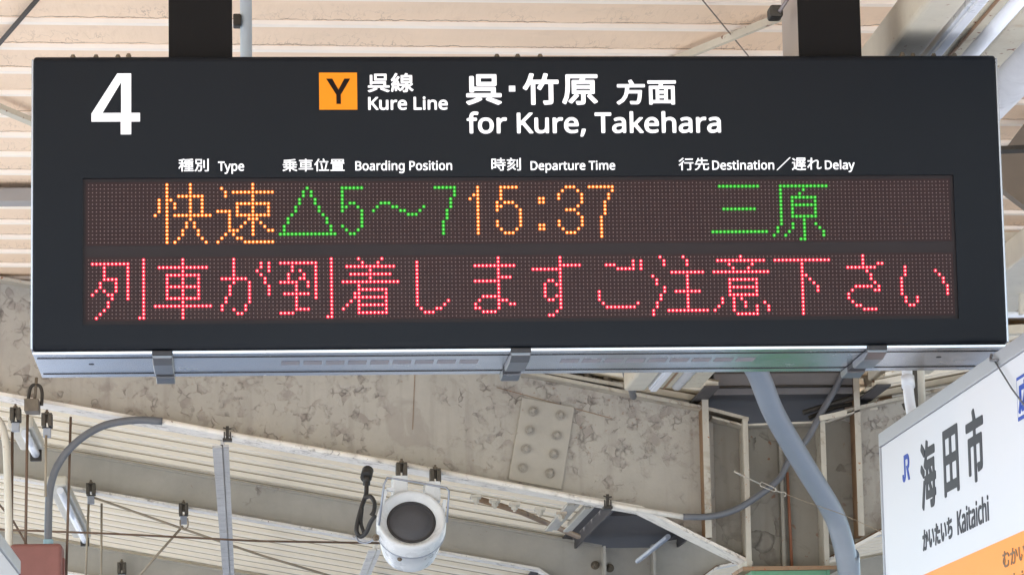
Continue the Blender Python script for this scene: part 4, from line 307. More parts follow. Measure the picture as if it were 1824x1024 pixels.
'かいたいち': [10,81,61,2,45,6,15,17,11,20,9,24,8,32,13,41,58,100,93,167,104,197,106,205,104,207,99,208,24,201,11,203,7,206,3,213,0,243,1,251,3,256,7,259,15,262,70,262,120,265,125,267,127,272,138,335,141,345,146,349,154,351,184,349,205,346,211,340,212,331,199,277,200,272,205,269,242,270,280,265,289,262,314,246,322,239,324,234,336,188,333,138,323,87,320,79,307,49,301,39,280,19,272,14,255,7,247,5,213,3,162,8,150,10,146,14,141,24,136,49,136,58,139,62,146,67,150,68,213,61,226,62,238,66,247,76,257,100,265,133,268,159,269,184,265,201,259,209,251,214,230,216,184,214,179,209,160,159,121,79,74,9,70,5,61,1106,2,1072,11,1063,15,1059,20,1058,28,1062,37,1094,87,1120,142,1145,205,1150,222,1150,226,1148,228,1143,229,1122,228,1072,229,1059,231,1054,234,1050,243,1049,268,1050,277,1052,281,1056,285,1063,287,1135,285,1165,286,1169,288,1174,306,1176,335,1178,344,1181,349,1186,352,1194,353,1236,351,1245,348,1249,344,1252,335,1243,302,1243,298,1245,294,1249,293,1316,303,1325,303,1329,301,1332,298,1335,293,1336,281,1335,256,1332,251,1329,248,1320,245,1232,234,1224,230,1222,226,1211,192,1186,125,1162,70,1149,45,1131,11,1127,5,1122,2,1118,1,96,2221,2,2213,5,2209,9,2203,20,2200,32,2197,41,2198,49,2200,53,2204,57,2217,60,2297,56,2369,65,2407,81,2415,86,2429,112,2428,121,2424,129,2419,133,2398,145,2360,152,2348,152,2297,147,2251,134,2242,130,2213,111,2193,91,2188,89,2183,88,2171,90,2141,98,2135,104,2133,112,2134,117,2155,159,2175,205,2184,230,2184,234,2179,237,2171,238,2108,241,2099,244,2095,248,2092,256,2092,281,2095,292,2099,296,2103,298,2112,299,2192,294,2196,293,2200,295,2202,298,2204,306,2208,340,2210,344,2216,348,2226,350,2263,349,2272,347,2276,344,2278,340,2279,331,2272,302,2272,298,2276,295,2310,296,2369,301,2449,312,2457,311,2461,308,2467,298,2468,268,2466,261,2461,257,2449,254,2259,239,2253,234,2237,192,2238,188,2242,187,2259,193,2301,202,2356,206,2419,197,2436,193,2474,169,2482,163,2487,154,2500,121,2500,108,2483,62,2478,54,2470,47,2423,20,2407,14,2327,0,29,1371,7,1303,14,1266,31,1257,37,1252,45,1243,66,1240,79,1247,125,1252,133,1257,136,1266,137,1299,135,1308,130,1311,121,1307,91,1308,83,1312,77,1329,68,1383,64,1476,71,1485,69,1490,66,1494,58,1494,37,1490,20,1485,14,1476,12,1455,10,1383,6,39,672,11,630,23,621,27,582,70,577,79,552,163,547,264,543,302,544,306,547,310,554,314,562,316,605,315,613,313,619,306,620,298,617,264,617,243,620,171,633,117,653,87,663,82,676,77,680,78,693,85,711,108,728,146,731,150,739,154,748,153,756,147,781,125,787,117,786,108,781,100,756,58,745,45,714,20,680,11,42,1712,11,1666,24,1657,28,1619,70,1614,79,1592,150,1589,167,1583,268,1580,302,1581,306,1584,310,1590,314,1598,316,1640,315,1649,313,1653,310,1655,306,1657,298,1654,256,1658,171,1669,121,1673,112,1691,87,1712,77,1716,77,1729,84,1736,91,1751,112,1766,146,1771,152,1775,154,1779,155,1788,152,1817,126,1822,121,1824,112,1821,105,1797,62,1788,49,1762,27,1752,20,1733,14,21,929,70,920,72,916,74,914,79,897,150,870,213,862,226,827,272,825,277,825,285,828,289,836,294,874,304,882,303,887,300,933,239,963,171,980,104,981,91,978,87,971,82,22,1964,70,1956,74,1950,83,1934,150,1906,217,1867,268,1862,277,1861,281,1863,287,1872,294,1910,304,1918,303,1922,301,1970,239,2000,176,2004,163,2016,108,2018,96,2017,91,2015,87,2007,82,1977,73,20,432,125,424,128,419,133,395,184,369,225,329,272,328,281,329,285,335,292,373,305,381,305,387,302,425,256,471,184,485,159,485,150,484,146,478,140,470,136,445,127,20,1291,175,1282,177,1277,184,1275,192,1275,209,1276,218,1278,223,1282,227,1291,230,1379,234,1463,231,1476,229,1480,227,1484,222,1486,218,1486,201,1484,184,1480,178,1472,174,1392,178],
'Kaitaichi': [14,47,1850,0,1804,4,1771,13,1738,30,1714,53,1696,79,1690,93,1684,119,1682,159,1685,192,1692,218,1711,251,1731,272,1765,292,1798,303,1831,308,1870,308,1910,305,1943,295,1951,291,1955,284,1952,271,1936,241,1930,237,1923,237,1890,245,1850,249,1824,247,1811,243,1791,231,1778,218,1768,198,1763,178,1762,139,1768,112,1777,93,1798,72,1817,64,1844,59,1897,64,1936,75,1943,75,1951,66,1951,26,1948,20,1943,16,1903,4,42,13,5,7,7,2,13,0,20,0,377,2,390,7,394,20,397,66,396,75,390,77,377,77,245,79,236,86,235,264,391,278,396,330,397,344,395,350,390,351,383,344,373,185,234,178,225,180,218,191,205,354,26,359,20,357,10,350,6,344,5,291,5,278,7,271,11,132,161,119,174,112,175,86,159,80,152,78,145,76,13,73,8,66,5,49,443,5,423,12,400,26,383,46,376,59,371,93,374,112,378,126,390,144,416,166,449,180,489,188,588,194,595,198,596,211,589,231,582,240,568,247,549,251,529,251,489,246,456,236,436,232,430,235,423,245,413,264,411,278,416,284,423,287,463,300,542,309,588,305,614,297,639,284,652,271,662,258,671,231,674,198,674,26,672,13,667,7,661,5,621,6,613,13,608,27,601,32,575,17,542,5,482,0,13,773,6,767,10,763,20,763,291,767,299,773,303,826,304,837,297,839,291,839,20,838,13,833,7,826,5,49,1005,5,981,13,965,23,950,40,943,53,936,73,935,86,935,238,934,245,925,249,894,251,887,258,886,264,886,278,892,290,929,304,939,311,957,357,965,366,971,368,998,368,1009,363,1013,357,1013,317,1014,311,1018,306,1024,304,1104,303,1110,299,1113,291,1112,258,1104,250,1024,249,1015,245,1013,238,1013,106,1017,79,1028,66,1044,59,1064,58,1104,62,1110,60,1114,53,1115,46,1115,20,1112,13,1097,5,1057,0,1038,0,49,1209,6,1191,13,1170,26,1157,42,1146,59,1142,79,1142,106,1148,126,1161,145,1190,168,1223,181,1262,188,1355,194,1364,198,1366,211,1363,225,1353,238,1342,246,1322,250,1302,251,1262,246,1216,233,1203,233,1196,239,1183,265,1181,271,1183,281,1190,286,1236,300,1309,309,1355,306,1381,299,1408,285,1428,264,1438,245,1442,225,1444,198,1444,26,1441,10,1434,6,1427,5,1394,5,1388,8,1383,13,1375,31,1368,32,1348,19,1309,4,1256,0,13,1546,5,1540,7,1535,13,1533,20,1534,291,1536,297,1546,304,1599,303,1606,299,1609,291,1609,20,1606,10,1599,6,44,2022,6,2015,13,2014,20,2014,410,2018,416,2029,421,2082,420,2089,416,2091,410,2091,291,2095,284,2135,300,2154,305,2194,309,2227,307,2260,300,2280,291,2300,278,2315,258,2321,245,2328,218,2328,20,2326,13,2320,6,2313,5,2267,5,2260,6,2254,13,2252,26,2252,192,2248,218,2240,231,2221,245,2207,248,2181,251,2148,247,2128,240,2109,225,2101,211,2093,185,2092,172,2090,13,2084,7,2075,5,13,2425,6,2418,13,2417,20,2417,291,2419,297,2425,302,2432,304,2485,303,2492,299,2495,291,2494,13,2487,7,2478,5,19,485,59,502,57,522,58,549,64,568,73,582,86,591,99,597,126,597,132,595,138,588,141,529,138,496,133,469,123,463,118,454,106,451,93,453,79,465,66,19,1255,59,1275,57,1295,59,1322,65,1342,76,1355,89,1363,106,1367,132,1363,139,1328,141,1295,138,1262,132,1249,128,1236,120,1224,106,1222,99,1222,86,1228,73,1235,66,16,780,335,768,344,760,357,758,377,767,395,780,405,793,408,813,406,833,398,840,390,844,370,842,357,834,344,819,336,806,332,793,331,16,1546,337,1533,350,1529,363,1530,383,1538,397,1553,406,1566,408,1586,405,1604,397,1613,383,1614,370,1613,357,1606,345,1593,337,1573,331,1560,332,16,2432,336,2422,344,2415,357,2415,383,2423,397,2439,406,2452,408,2472,405,2489,397,2497,383,2500,370,2497,357,2490,344,2478,337,2458,331,2445,332],
'むかいなだ': [16,46,1743,1,1712,4,1673,17,1669,21,1658,38,1656,44,1657,46,1667,63,1673,70,1709,83,1760,89,1803,87,1805,88,1806,92,1806,97,1803,145,1805,151,1808,153,1845,153,1848,153,1851,151,1853,145,1853,120,1856,86,1857,83,1859,80,1890,72,1932,59,1958,48,1961,46,1962,44,1962,41,1960,38,1941,22,1935,20,1930,21,1907,31,1884,39,1862,46,1859,45,1858,44,1851,27,1848,21,1842,18,1817,6,1766,0,53,2090,1,2054,8,2051,10,2049,13,2049,15,2052,21,2082,53,2107,90,2134,134,2141,151,2140,154,2138,154,2051,155,2045,155,2042,157,2040,162,2039,179,2040,182,2041,185,2045,187,2113,185,2155,187,2159,190,2162,202,2165,224,2167,228,2170,230,2172,231,2218,229,2223,227,2225,224,2225,222,2214,196,2213,193,2215,190,2218,190,2297,197,2302,197,2305,194,2306,190,2306,174,2305,169,2302,167,2288,165,2203,157,2201,157,2198,154,2184,126,2162,86,2133,41,2102,2,2099,0,2096,0,101,182,4,134,6,100,17,97,18,94,22,87,38,86,44,83,46,72,47,46,51,21,63,16,66,14,69,6,89,5,94,6,97,12,114,17,123,24,128,49,144,89,151,100,152,101,154,102,157,102,162,100,165,97,166,35,167,12,168,7,169,4,171,3,174,0,190,0,193,1,196,4,199,10,200,89,195,97,195,100,196,102,199,102,202,98,227,100,232,103,234,106,234,145,234,151,233,153,230,154,227,152,202,154,199,155,199,241,207,244,207,248,205,250,199,250,182,247,177,244,175,156,169,154,168,152,165,152,134,164,111,163,103,162,94,160,89,151,75,139,63,136,58,136,52,137,46,140,42,142,40,151,37,165,35,213,33,286,37,298,38,309,40,320,43,329,49,332,52,336,63,334,89,334,92,337,96,340,97,354,95,380,91,385,88,388,83,388,58,386,49,381,35,377,30,357,17,323,9,306,7,219,3,82,552,6,518,14,515,16,514,18,514,21,518,26,563,67,597,113,613,140,614,142,611,144,605,144,515,139,512,140,509,145,506,162,506,168,507,171,509,173,515,174,571,174,617,175,628,176,631,182,642,227,645,232,648,233,653,234,693,231,697,230,700,227,700,222,685,182,686,179,687,178,732,180,775,176,780,174,806,163,809,161,812,157,821,134,822,128,819,94,810,61,804,49,792,31,786,26,772,17,766,14,747,9,713,6,656,9,651,10,647,13,645,18,640,35,640,38,642,41,645,42,653,42,707,38,730,40,738,42,747,49,761,72,769,97,771,123,770,128,765,140,761,143,752,147,747,148,724,150,693,149,676,148,673,148,670,146,648,107,611,55,563,7,560,6,31,2319,7,2288,9,2251,20,2243,24,2231,41,2228,46,2227,49,2228,55,2234,80,2237,85,2240,86,2277,84,2281,83,2283,80,2284,78,2279,58,2279,52,2281,49,2284,46,2302,40,2333,37,2362,36,2455,41,2458,41,2460,40,2463,35,2462,15,2461,13,2458,10,2455,8,2359,4,42,1156,13,1131,17,1116,21,1080,49,1075,55,1054,103,1052,111,1046,176,1042,202,1043,206,1046,209,1051,209,1094,209,1097,209,1101,207,1102,205,1103,202,1099,176,1102,131,1104,114,1116,80,1133,60,1139,56,1162,49,1167,48,1187,54,1192,58,1208,72,1224,96,1227,99,1229,100,1232,100,1238,98,1263,83,1266,80,1267,78,1267,75,1266,72,1241,43,1232,35,1201,17,1167,11,18,1735,32,1760,31,1791,34,1803,41,1805,43,1808,49,1809,52,1809,55,1805,58,1766,61,1729,58,1712,52,1709,49,1707,46,1706,44,1708,41,1712,38,1723,34,20,1413,51,1410,52,1407,58,1394,97,1388,109,1362,148,1322,185,1320,188,1320,190,1323,194,1334,197,1362,202,1368,200,1411,162,1442,117,1459,69,1459,63,1456,61,1452,59,1419,51,52,1579,52,1543,62,1539,66,1539,69,1541,72,1546,75,1582,102,1611,128,1622,139,1635,154,1637,157,1637,159,1633,160,1565,160,1548,161,1545,162,1543,165,1542,168,1540,185,1540,188,1543,191,1546,192,1551,192,1611,190,1659,191,1661,192,1664,196,1677,233,1679,236,1684,237,1718,235,1726,235,1730,233,1732,230,1732,227,1720,202,1719,199,1721,196,1783,203,1788,202,1791,200,1793,196,1793,179,1791,175,1788,173,1704,163,1698,162,1695,159,1667,125,1626,83,1588,53,1585,51,18,65,80,80,78,100,82,103,84,108,89,112,94,115,109,113,114,111,117,106,120,92,123,72,119,60,112,56,109,55,106,52,94,54,89,56,86,20,924,88,919,93,897,123,874,148,865,157,831,185,830,188,830,190,832,193,843,196,868,202,874,202,878,199,910,173,945,137,967,109,970,103,969,100,964,97,930,88,18,2441,117,2373,120,2347,120,2285,118,2268,118,2265,120,2263,123,2263,142,2266,147,2271,149,2362,151,2449,149,2452,147,2455,142,2455,134,2454,123,2452,119,2449,118,17,402,134,388,139,303,181,298,185,297,188,297,190,300,194,306,197,323,206,329,207,334,206,430,160,435,157,436,154,435,151,433,148,411,136,17,1946,136,1910,149,1873,160,1834,171,1829,174,1828,176,1829,179,1831,182,1849,196,1853,198,1856,198,1975,163,1978,159,1978,157,1977,154,1954,137,1949,135,15,2410,167,2404,170,2365,205,2363,207,2363,210,2365,213,2373,216,2390,220,2395,220,2398,220,2438,185,2440,182,2441,179,2438,175,2432,172,15,2466,179,2461,182,2424,214,2421,219,2421,222,2423,224,2426,226,2446,231,2452,231,2455,230,2497,195,2500,190,2499,188,2496,185,2472,179],
'Mukainada': [14,49,532,0,503,2,483,5,460,15,454,20,447,26,440,42,439,52,439,140,439,144,441,148,447,150,483,150,487,150,490,148,492,140,492,59,492,52,495,46,500,39,514,33,529,30,545,28,578,31,591,35,604,41,611,49,616,59,618,72,619,140,621,148,624,150,627,150,663,150,666,150,670,148,671,140,671,10,670,5,666,3,663,2,634,2,630,3,627,6,624,13,621,17,617,17,601,9,575,2,51,1786,0,1751,3,1728,9,1715,15,1704,26,1699,36,1697,42,1698,49,1702,60,1711,71,1718,76,1731,82,1754,89,1786,93,1865,96,1867,98,1867,101,1865,111,1862,114,1858,117,1848,121,1829,124,1780,122,1751,115,1744,115,1737,120,1729,131,1727,134,1728,138,1731,141,1734,142,1770,149,1813,152,1835,153,1852,152,1878,147,1894,142,1907,132,1918,118,1921,105,1921,13,1920,6,1917,3,1914,2,1884,3,1879,7,1875,16,1871,19,1868,18,1848,9,1826,3,54,2361,0,2335,2,2319,5,2306,9,2293,17,2283,26,2278,36,2277,49,2280,59,2282,62,2291,72,2296,76,2309,82,2322,86,2335,89,2365,93,2413,96,2443,96,2447,98,2447,101,2446,108,2442,114,2436,118,2423,122,2407,124,2365,122,2329,115,2322,115,2319,118,2309,131,2307,134,2307,137,2309,139,2312,141,2351,149,2394,153,2430,152,2453,148,2466,144,2475,140,2489,131,2497,118,2500,105,2500,10,2498,5,2495,3,2492,2,2466,2,2462,4,2459,7,2453,18,2449,19,2430,9,2404,3,46,7,2,3,4,1,7,0,13,0,186,1,193,3,195,10,196,69,196,75,193,172,59,176,53,180,51,183,53,186,57,287,194,294,196,353,196,356,195,360,193,361,186,361,10,359,5,356,3,317,2,312,3,309,7,308,13,308,140,307,147,304,146,299,140,202,7,196,3,163,2,160,3,157,5,153,10,59,140,52,149,50,147,49,144,51,75,50,7,46,3,42,2,40,751,3,748,4,746,10,746,199,746,202,748,206,754,208,790,208,796,206,797,202,797,95,798,91,800,90,826,106,905,149,911,150,954,150,960,149,962,147,962,144,960,140,957,138,869,89,866,85,869,81,967,14,970,10,971,7,967,3,963,2,914,3,823,65,816,63,803,57,800,55,798,52,798,10,797,7,794,3,787,2,50,1042,3,1019,9,1006,16,996,25,991,33,989,46,991,56,995,62,1006,73,1022,82,1048,89,1078,93,1127,96,1156,96,1159,98,1159,105,1156,112,1150,118,1140,121,1123,124,1107,124,1078,122,1042,115,1035,115,1031,118,1021,131,1020,134,1020,137,1022,139,1025,141,1065,149,1107,153,1143,152,1169,148,1186,142,1198,134,1204,127,1210,118,1213,101,1213,10,1212,7,1208,3,1202,2,1176,3,1172,7,1166,17,1163,19,1143,9,1117,3,1071,0,14,1290,3,1287,5,1285,10,1285,144,1287,148,1290,150,1293,150,1332,150,1337,147,1338,140,1338,13,1337,7,1334,3,1329,2,43,1417,3,1414,4,1412,10,1412,140,1412,144,1414,148,1421,150,1450,150,1456,147,1460,138,1463,135,1466,136,1483,144,1512,151,1538,153,1574,152,1597,148,1617,141,1631,131,1640,118,1643,111,1644,101,1644,13,1644,7,1639,3,1600,2,1594,4,1591,10,1591,95,1588,108,1581,116,1568,121,1555,123,1532,124,1512,123,1493,118,1479,112,1471,101,1467,91,1466,82,1465,10,1463,4,1457,2,38,2054,3,2031,9,2012,17,1994,33,1985,46,1981,56,1978,78,1982,101,1991,118,1999,125,2012,135,2031,144,2058,151,2097,153,2126,151,2152,144,2165,138,2169,139,2170,144,2169,199,2171,206,2175,208,2178,208,2211,208,2218,207,2220,202,2221,199,2221,13,2220,7,2218,4,2214,2,2182,3,2177,7,2172,16,2169,17,2152,9,2129,3,2090,0,21,1072,29,1088,28,1104,29,1123,32,1140,38,1150,43,1156,50,1160,62,1159,68,1156,70,1153,70,1097,67,1078,65,1058,60,1050,56,1046,52,1044,46,1045,42,1048,37,1052,35,1058,32,20,1779,29,1796,28,1816,30,1832,32,1848,38,1858,44,1865,52,1868,65,1867,69,1862,70,1806,68,1783,65,1767,61,1758,56,1755,52,1753,49,1753,42,1755,39,1760,34,1767,32,27,2087,29,2100,29,2116,30,2139,34,2152,39,2162,48,2166,56,2168,62,2168,85,2167,91,2163,101,2155,111,2142,118,2129,122,2106,124,2093,124,2077,123,2061,118,2051,112,2043,105,2037,95,2034,85,2034,65,2039,52,2048,42,2061,35,2074,31,21,2358,29,2374,28,2394,30,2410,32,2430,39,2440,45,2443,49,2447,59,2448,65,2447,69,2443,70,2384,67,2365,65,2345,60,2338,56,2334,52,2332,46,2333,42,2335,38,2338,35,2345,32,18,1297,166,1287,172,1282,180,1281,183,1283,189,1290,197,1300,201,1310,202,1316,202,1332,198,1336,195,1340,189,1342,183,1341,180,1338,173,1332,168,1326,166,1313,163],
'広': [1,95,79,2,16,23,9,27,3,34,0,47,1,53,8,66,68,142,88,206,93,225,98,302,99,436,103,448,111,456,130,461,462,461,468,467,459,480,454,493,455,502,462,513,469,518,481,523,551,533,564,531,575,525,634,467,646,461,971,461,984,458,990,455,999,442,1000,404,998,391,990,381,978,374,646,374,640,372,630,346,557,254,470,162,437,130,442,123,462,123,723,137,728,142,722,149,648,206,644,213,641,225,646,240,659,249,729,265,742,265,755,259,848,193,940,117,983,72,992,60,995,47,992,34,984,26,978,22,914,6,895,3,888,4,876,10,842,47,831,54,277,20,264,20,251,24,240,34,213,72,210,85,216,98,226,106,251,117,270,130,307,162,348,200,430,289,486,365,484,372,474,374,239,374,232,372,228,365,227,283,221,206,188,104,175,85,113,9,98,0,86,0],
}
GLYPH = {}
for word, a in GLYPH_DATA.items():
    loops = []; i = 1
    for _ in range(a[0]):
        n = a[i]; i += 1; loops.append([(a[i+2*j], a[i+2*j+1]) for j in range(n)]); i += 2*n
    GLYPH[word] = loops
GLYPH['4'] = [[(823,-518),(920,-518),(920,-796),(982,-796),(982,-856),(920,-856),(920,-946),(847,-946),(847,-856),(642,-856),(642,-800)],
              [(850,-578),(850,-796),(718,-796)]]
GLYPH['Y'] = [[(518,-240),(560,-240),(602,-318),(644,-240),(684,-240),(618,-352),(618,-417),(587,-417),(587,-352)]]
GLYPH['slash'] = [[(0,0),(9,0),(100,88),(91,88)]]
GLYPH['dot'] = [[(0,0),(10,0),(10,10),(0,10)]]
GLYPH['square'] = [[(0,0),(100,0),(100,100),(0,100)]]
GLYPH['frame'] = [[(0,0),(100,0),(100,100),(0,100)], [(9,9),(9,91),(91,91),(91,9)]]
# the railway's mark: a hooked first letter whose stem runs into the second letter along one top bar
GLYPH['mark'] = [[(0,30),(0,16),(8,5),(24,0),(42,4),(54,18),(54,82),(92,82),(102,76),(104,68),(100,60),(92,56),(70,56),(102,0),(128,0),(102,42),
                  (118,50),(125,64),(124,80),(114,94),(98,100),(34,100),(34,22),(28,17),(22,17),(18,22),(18,30)]]
def outline(key, name, m, x0, x1, y0, y1, place, parent, weight=0., thick=.0006):
    """flat lettering: the outline `key` fitted to a box (x to the right, y up) on a board face; place is the face's matrix"""
    loops = GLYPH[key]; xs = [p[0] for l in loops for p in l]; ys = [p[1] for l in loops for p in l]
    a, b, c, d = min(xs), max(xs), min(ys), max(ys); w = weight
    sx, sy = (x1-x0-2*w)/(b-a), (y1-y0-2*w)/(d-c)
    cu = bpy.data.curves.new(name, 'CURVE'); cu.dimensions = '2D'; cu.fill_mode = 'BOTH'; cu.offset = w; cu.extrude = thick
    for l in loops:
        s = cu.splines.new('POLY'); s.points.add(len(l)-1); s.use_cyclic_u = True
        for p, q in zip(s.points, l): p.co = (x0+w+(q[0]-a)*sx, y0+w+(q[1]-c)*sy, 0, 1)
    t = bpy.data.objects.new('tmp', cu); col.objects.link(t); bpy.context.view_layer.update()
    me = bpy.data.meshes.new_from_object(t.evaluated_get(bpy.context.evaluated_depsgraph_get())); bpy.data.objects.remove(t); bpy.data.curves.remove(cu)
    me.name = name; me.transform(Matrix.Translation(-root_loc(parent)) @ place); me.materials.clear(); me.materials.append(m)
    o = bpy.data.objects.new(name, me); o.parent = parent; col.objects.link(o); return o

# ================================================================ ground and canopy
M_conc = mat('concrete', (.50, .50, .50), .85, vary=.15, vscale=2)
M_ballast = mat('ballast', (.20, .20, .21), .95, vary=.3, vscale=8)
g = MB(); g.add([(-300,-300,-4.2),(300,-300,-4.2),(300,300,-4.2),(-300,300,-4.2)], [(0,1,2,3)]).build('ground', M_ballast)
tag(bpy.data.objects['ground'], kind='structure')
pf = MB().box(-3.4, 6.4, -60, 120, -4.1, -2.95).build('platform', M_conc, bevel=.03); tag(pf, kind='structure')

pt = MB().add([(-2.6,9,-2.946),(.15,9,-2.946),(.15,40,-2.946),(-2.6,40,-2.946)], [(0,1,2,3)]).build('added_reflection_sheet', mat('reflection_tint', (.17, .21, .28), .6, vary=.1)); tag(pt, kind='structure')  # added out of view so the aluminium underside reflects blue
M_board = boards('ceiling_boards', srgb(243, 215, 184), srgb(120, 88, 62), .2985, 2.085, .05)
M_rib = mat('ceiling_rib', srgb(250, 238, 222), .55, vary=.05, bump=.2, bscale=40)  # same paint as the boards, whitened for the light on the near faces
CZ, TILT = .85, -.0115
def ceil_z(x): return CZ + TILT*(x+.6)
mb = MB(); P0 = .2985; Yr = 2.085 - 20*P0
def crow(y, dz): return [(x, y, ceil_z(x)+dz) for x in (-4.2, 5.2)]
k = 0
while Yr + k*P0 < 9.5:
    y = Yr + k*P0
    rows = [(y, 0), (y+.004, -.011), (y+.030, -.012), (y+.040, -.002), (y+.05, 0), (y+P0, 0)]
    for i in range(len(rows)-1):
        mb.add(crow(*rows[i])+crow(*rows[i+1]), [(0, 1, 3, 2)], mi=(0 if i == 4 else 1))
    k += 1
yend = Yr + k*P0
mb.add(crow(Yr, .06)+crow(yend, .06), [(0, 1, 3, 2)])
ceiling = mb.build('ceiling', [M_board, M_rib]); tag(ceiling, kind='structure')

M_valley = mat('roof_sheet_valley', srgb(212, 196, 164), .6, vary=.06, vscale=1.2)  # flats between the ribs, toned darker to paint in their shade
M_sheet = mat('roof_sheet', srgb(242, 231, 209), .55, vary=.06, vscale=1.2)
SL, Z0, XV = -.1872793, .5557249, 1.485
def roof_z(x): return Z0 + SL*x if x < XV else Z0 + SL*(2*XV-x)
def sheet(x0, x1, ya, yb, per=.42):
    mb = MB(); n = int((yb-ya)/per)
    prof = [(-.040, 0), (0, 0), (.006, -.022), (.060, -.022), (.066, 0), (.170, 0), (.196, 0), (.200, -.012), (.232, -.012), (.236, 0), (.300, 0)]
    ys = [(ya+i*per+a, b) for i in range(n) for a, b in prof]
    vs = []
    for yy, d in ys:
        for x in (x0, x1): vs.append((x, yy, roof_z(x)+.045+d))
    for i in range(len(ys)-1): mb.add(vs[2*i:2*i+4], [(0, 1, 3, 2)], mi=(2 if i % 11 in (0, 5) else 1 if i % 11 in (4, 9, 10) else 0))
    return mb
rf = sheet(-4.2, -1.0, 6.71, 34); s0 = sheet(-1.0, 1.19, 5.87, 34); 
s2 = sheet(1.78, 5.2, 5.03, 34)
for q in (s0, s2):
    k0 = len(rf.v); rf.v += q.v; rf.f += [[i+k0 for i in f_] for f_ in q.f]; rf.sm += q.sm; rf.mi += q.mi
M_ribshade = mat('roof_sheet_shade', srgb(150, 132, 102), .7, vary=.1, vscale=3)  # strip before each rib face, with the rib's shade painted in
roof = rf.build('roof', [M_sheet, M_valley, M_ribshade]); tag(roof, kind='structure')

# ---------------------------------------------------------------- steel frames
OLD, RUST = srgb(132, 122, 114), srgb(128, 86, 56)
M_web = peeling('old_grey_paint', srgb(175, 170, 160), OLD, RUST, chips=.74, rusty=.16, scale=30, patch=1.5, bump=.9)
M_web2 = peeling('old_grey_paint_plain', srgb(176, 171, 160), OLD, RUST, chips=.12, rusty=.1, scale=26, patch=1.7)
M_flange = peeling('white_flange_paint', srgb(230, 224, 213), srgb(140, 126, 114), srgb(105, 66, 48), chips=.5, rusty=.35, scale=44, patch=4)
M_edge = peeling('rusty_edge_paint', srgb(186, 180, 166), srgb(132, 112, 88), srgb(150, 95, 50), chips=.5, rusty=.45, scale=30, patch=4)
M_rust = peeling('rust_brown', srgb(146, 116, 86), srgb(100, 66, 44), srgb(150, 80, 44), chips=.4, rusty=.6, scale=30, patch=4)
M_kneedark = peeling('knee_paint', srgb(142, 137, 126), srgb(92, 80, 68), RUST, chips=.6, rusty=.35, scale=16, patch=2.6)
M_green = peeling('green_paint', srgb(104, 158, 124), srgb(150, 160, 150), RUST, chips=.25, rusty=.2, scale=20, patch=3)
M_galv = mat('galvanised', srgb(150, 156, 166), .42, .6, vary=.12, vscale=14)
M_iron = mat('dark_iron', srgb(62, 58, 52), .6, .4, vary=.25, vscale=30, bump=.3, bscale=120)
M_bolt = peeling('painted_bolt', srgb(162, 157, 147), srgb(120, 108, 92), RUST, chips=.4, rusty=.25, scale=60, patch=9)
M_bolt2 = mat('bare_bolt', srgb(112, 102, 88), .6, .3, vary=.25, vscale=40)
YF = 6.30
def line_at(pts, Y): return [(A(px, py, Y).x, A(px, py, Y).z) for px, py in pts]
def rafter(name, label, top, bot, y, w, web_m, group='roof beams under the corrugated canopy'):
    e = empty(name, ((top[0][0]+top[-1][0])/2, y, (top[0][1]+bot[-1][1])/2), label, 'beam', group)
    MB().prism(top + bot[::-1], y-.005, y+.005).build('web', web_m, e)
    MB().strip(bot, y-w/2, y+w/2, .013).build('bottom_flange', M_flange, e)
    MB().strip([(x, z+.006) for x, z in bot], y-.0075, y-.0052, .0055).build('weld_seam', M_rust, e)
    MB().strip([(x, z+.013) for x, z in top], y-w/2*(1 if y < 7 else .3), y+w/2, .013).build('top_flange', M_edge if y < 7 else M_web2, e)
    return e
XL = -4.1
topL = [(XL, roof_z(XL)), (1.205, roof_z(1.205))]
botL = [(XL, .409-.1889*(XL+1.501)), (.928, -.050), (1.182, -.182), (1.348, -.266)]
topL2 = topL[:1] + [(.381, roof_z(.381)), (1.191, .314), (1.348, .272)]
r1 = rafter('roof_beam', 'wide pale roof beam with peeling paint behind the departure board, falling to the column', topL2, botL, YF, .20, M_web)
# splice plate with eight bolts, and the bolts of the top flange
sp = line_at([(930,708), (1023,726), (1000,872), (905,854)], YF-.005)
MB().prism(sp, YF-.019, YF-.0052).build('splice_plate', M_web2, r1, bevel=.002)
spl = [o for o in r1.children if o.name.startswith('splice_plate')][0]
for px, py in ((949.8,732),(998,739.6),(943.4,766),(991.7,775),(937,799),(986.6,808.7),(931.5,833),(979.7,842.4)):
    c = A(px, py, YF-.02); MB().bolt(c, (0,-1,0), .0135, .02).build('bolt', M_bolt, spl)
tp = line_at([(868,659), (1105,702)], YF)
MB().prism([(tp[0][0], tp[0][1]+.014), (tp[1][0], tp[1][1]+.014), (tp[1][0], tp[1][1]+.028), (tp[0][0], tp[0][1]+.028)], YF-.098, YF+.09).build('cover_plate', M_edge, r1)
for px, py in ((962,675),(1013,685),(1047,692),(1081,699)):
    c = A(px, py, YF-.06); MB().bolt((c.x, YF-.06, roof_z(c.x)+.028), (0,0,1), .016, .022).build('bolt', M_bolt2, r1)
for a_, b_ in (((885,690),(1090,745)), ((740,640),(735,765))):
    p, q = A(*a_, YF-.006), A(*b_, YF-.006); MB().bar(p, q, .002, .004, (0,1,0)).build('weld_seam', M_rust, r1)

botR = [(2*XV-x, z) for x, z in botL][::-1]; topR = [(2*XV-x, z) for x, z in topL2][::-1]
r1r = rafter('roof_beam', 'pale roof beam with flaking paint rising right from the column, behind the station name sign', topR, botR, YF, .20, M_web)

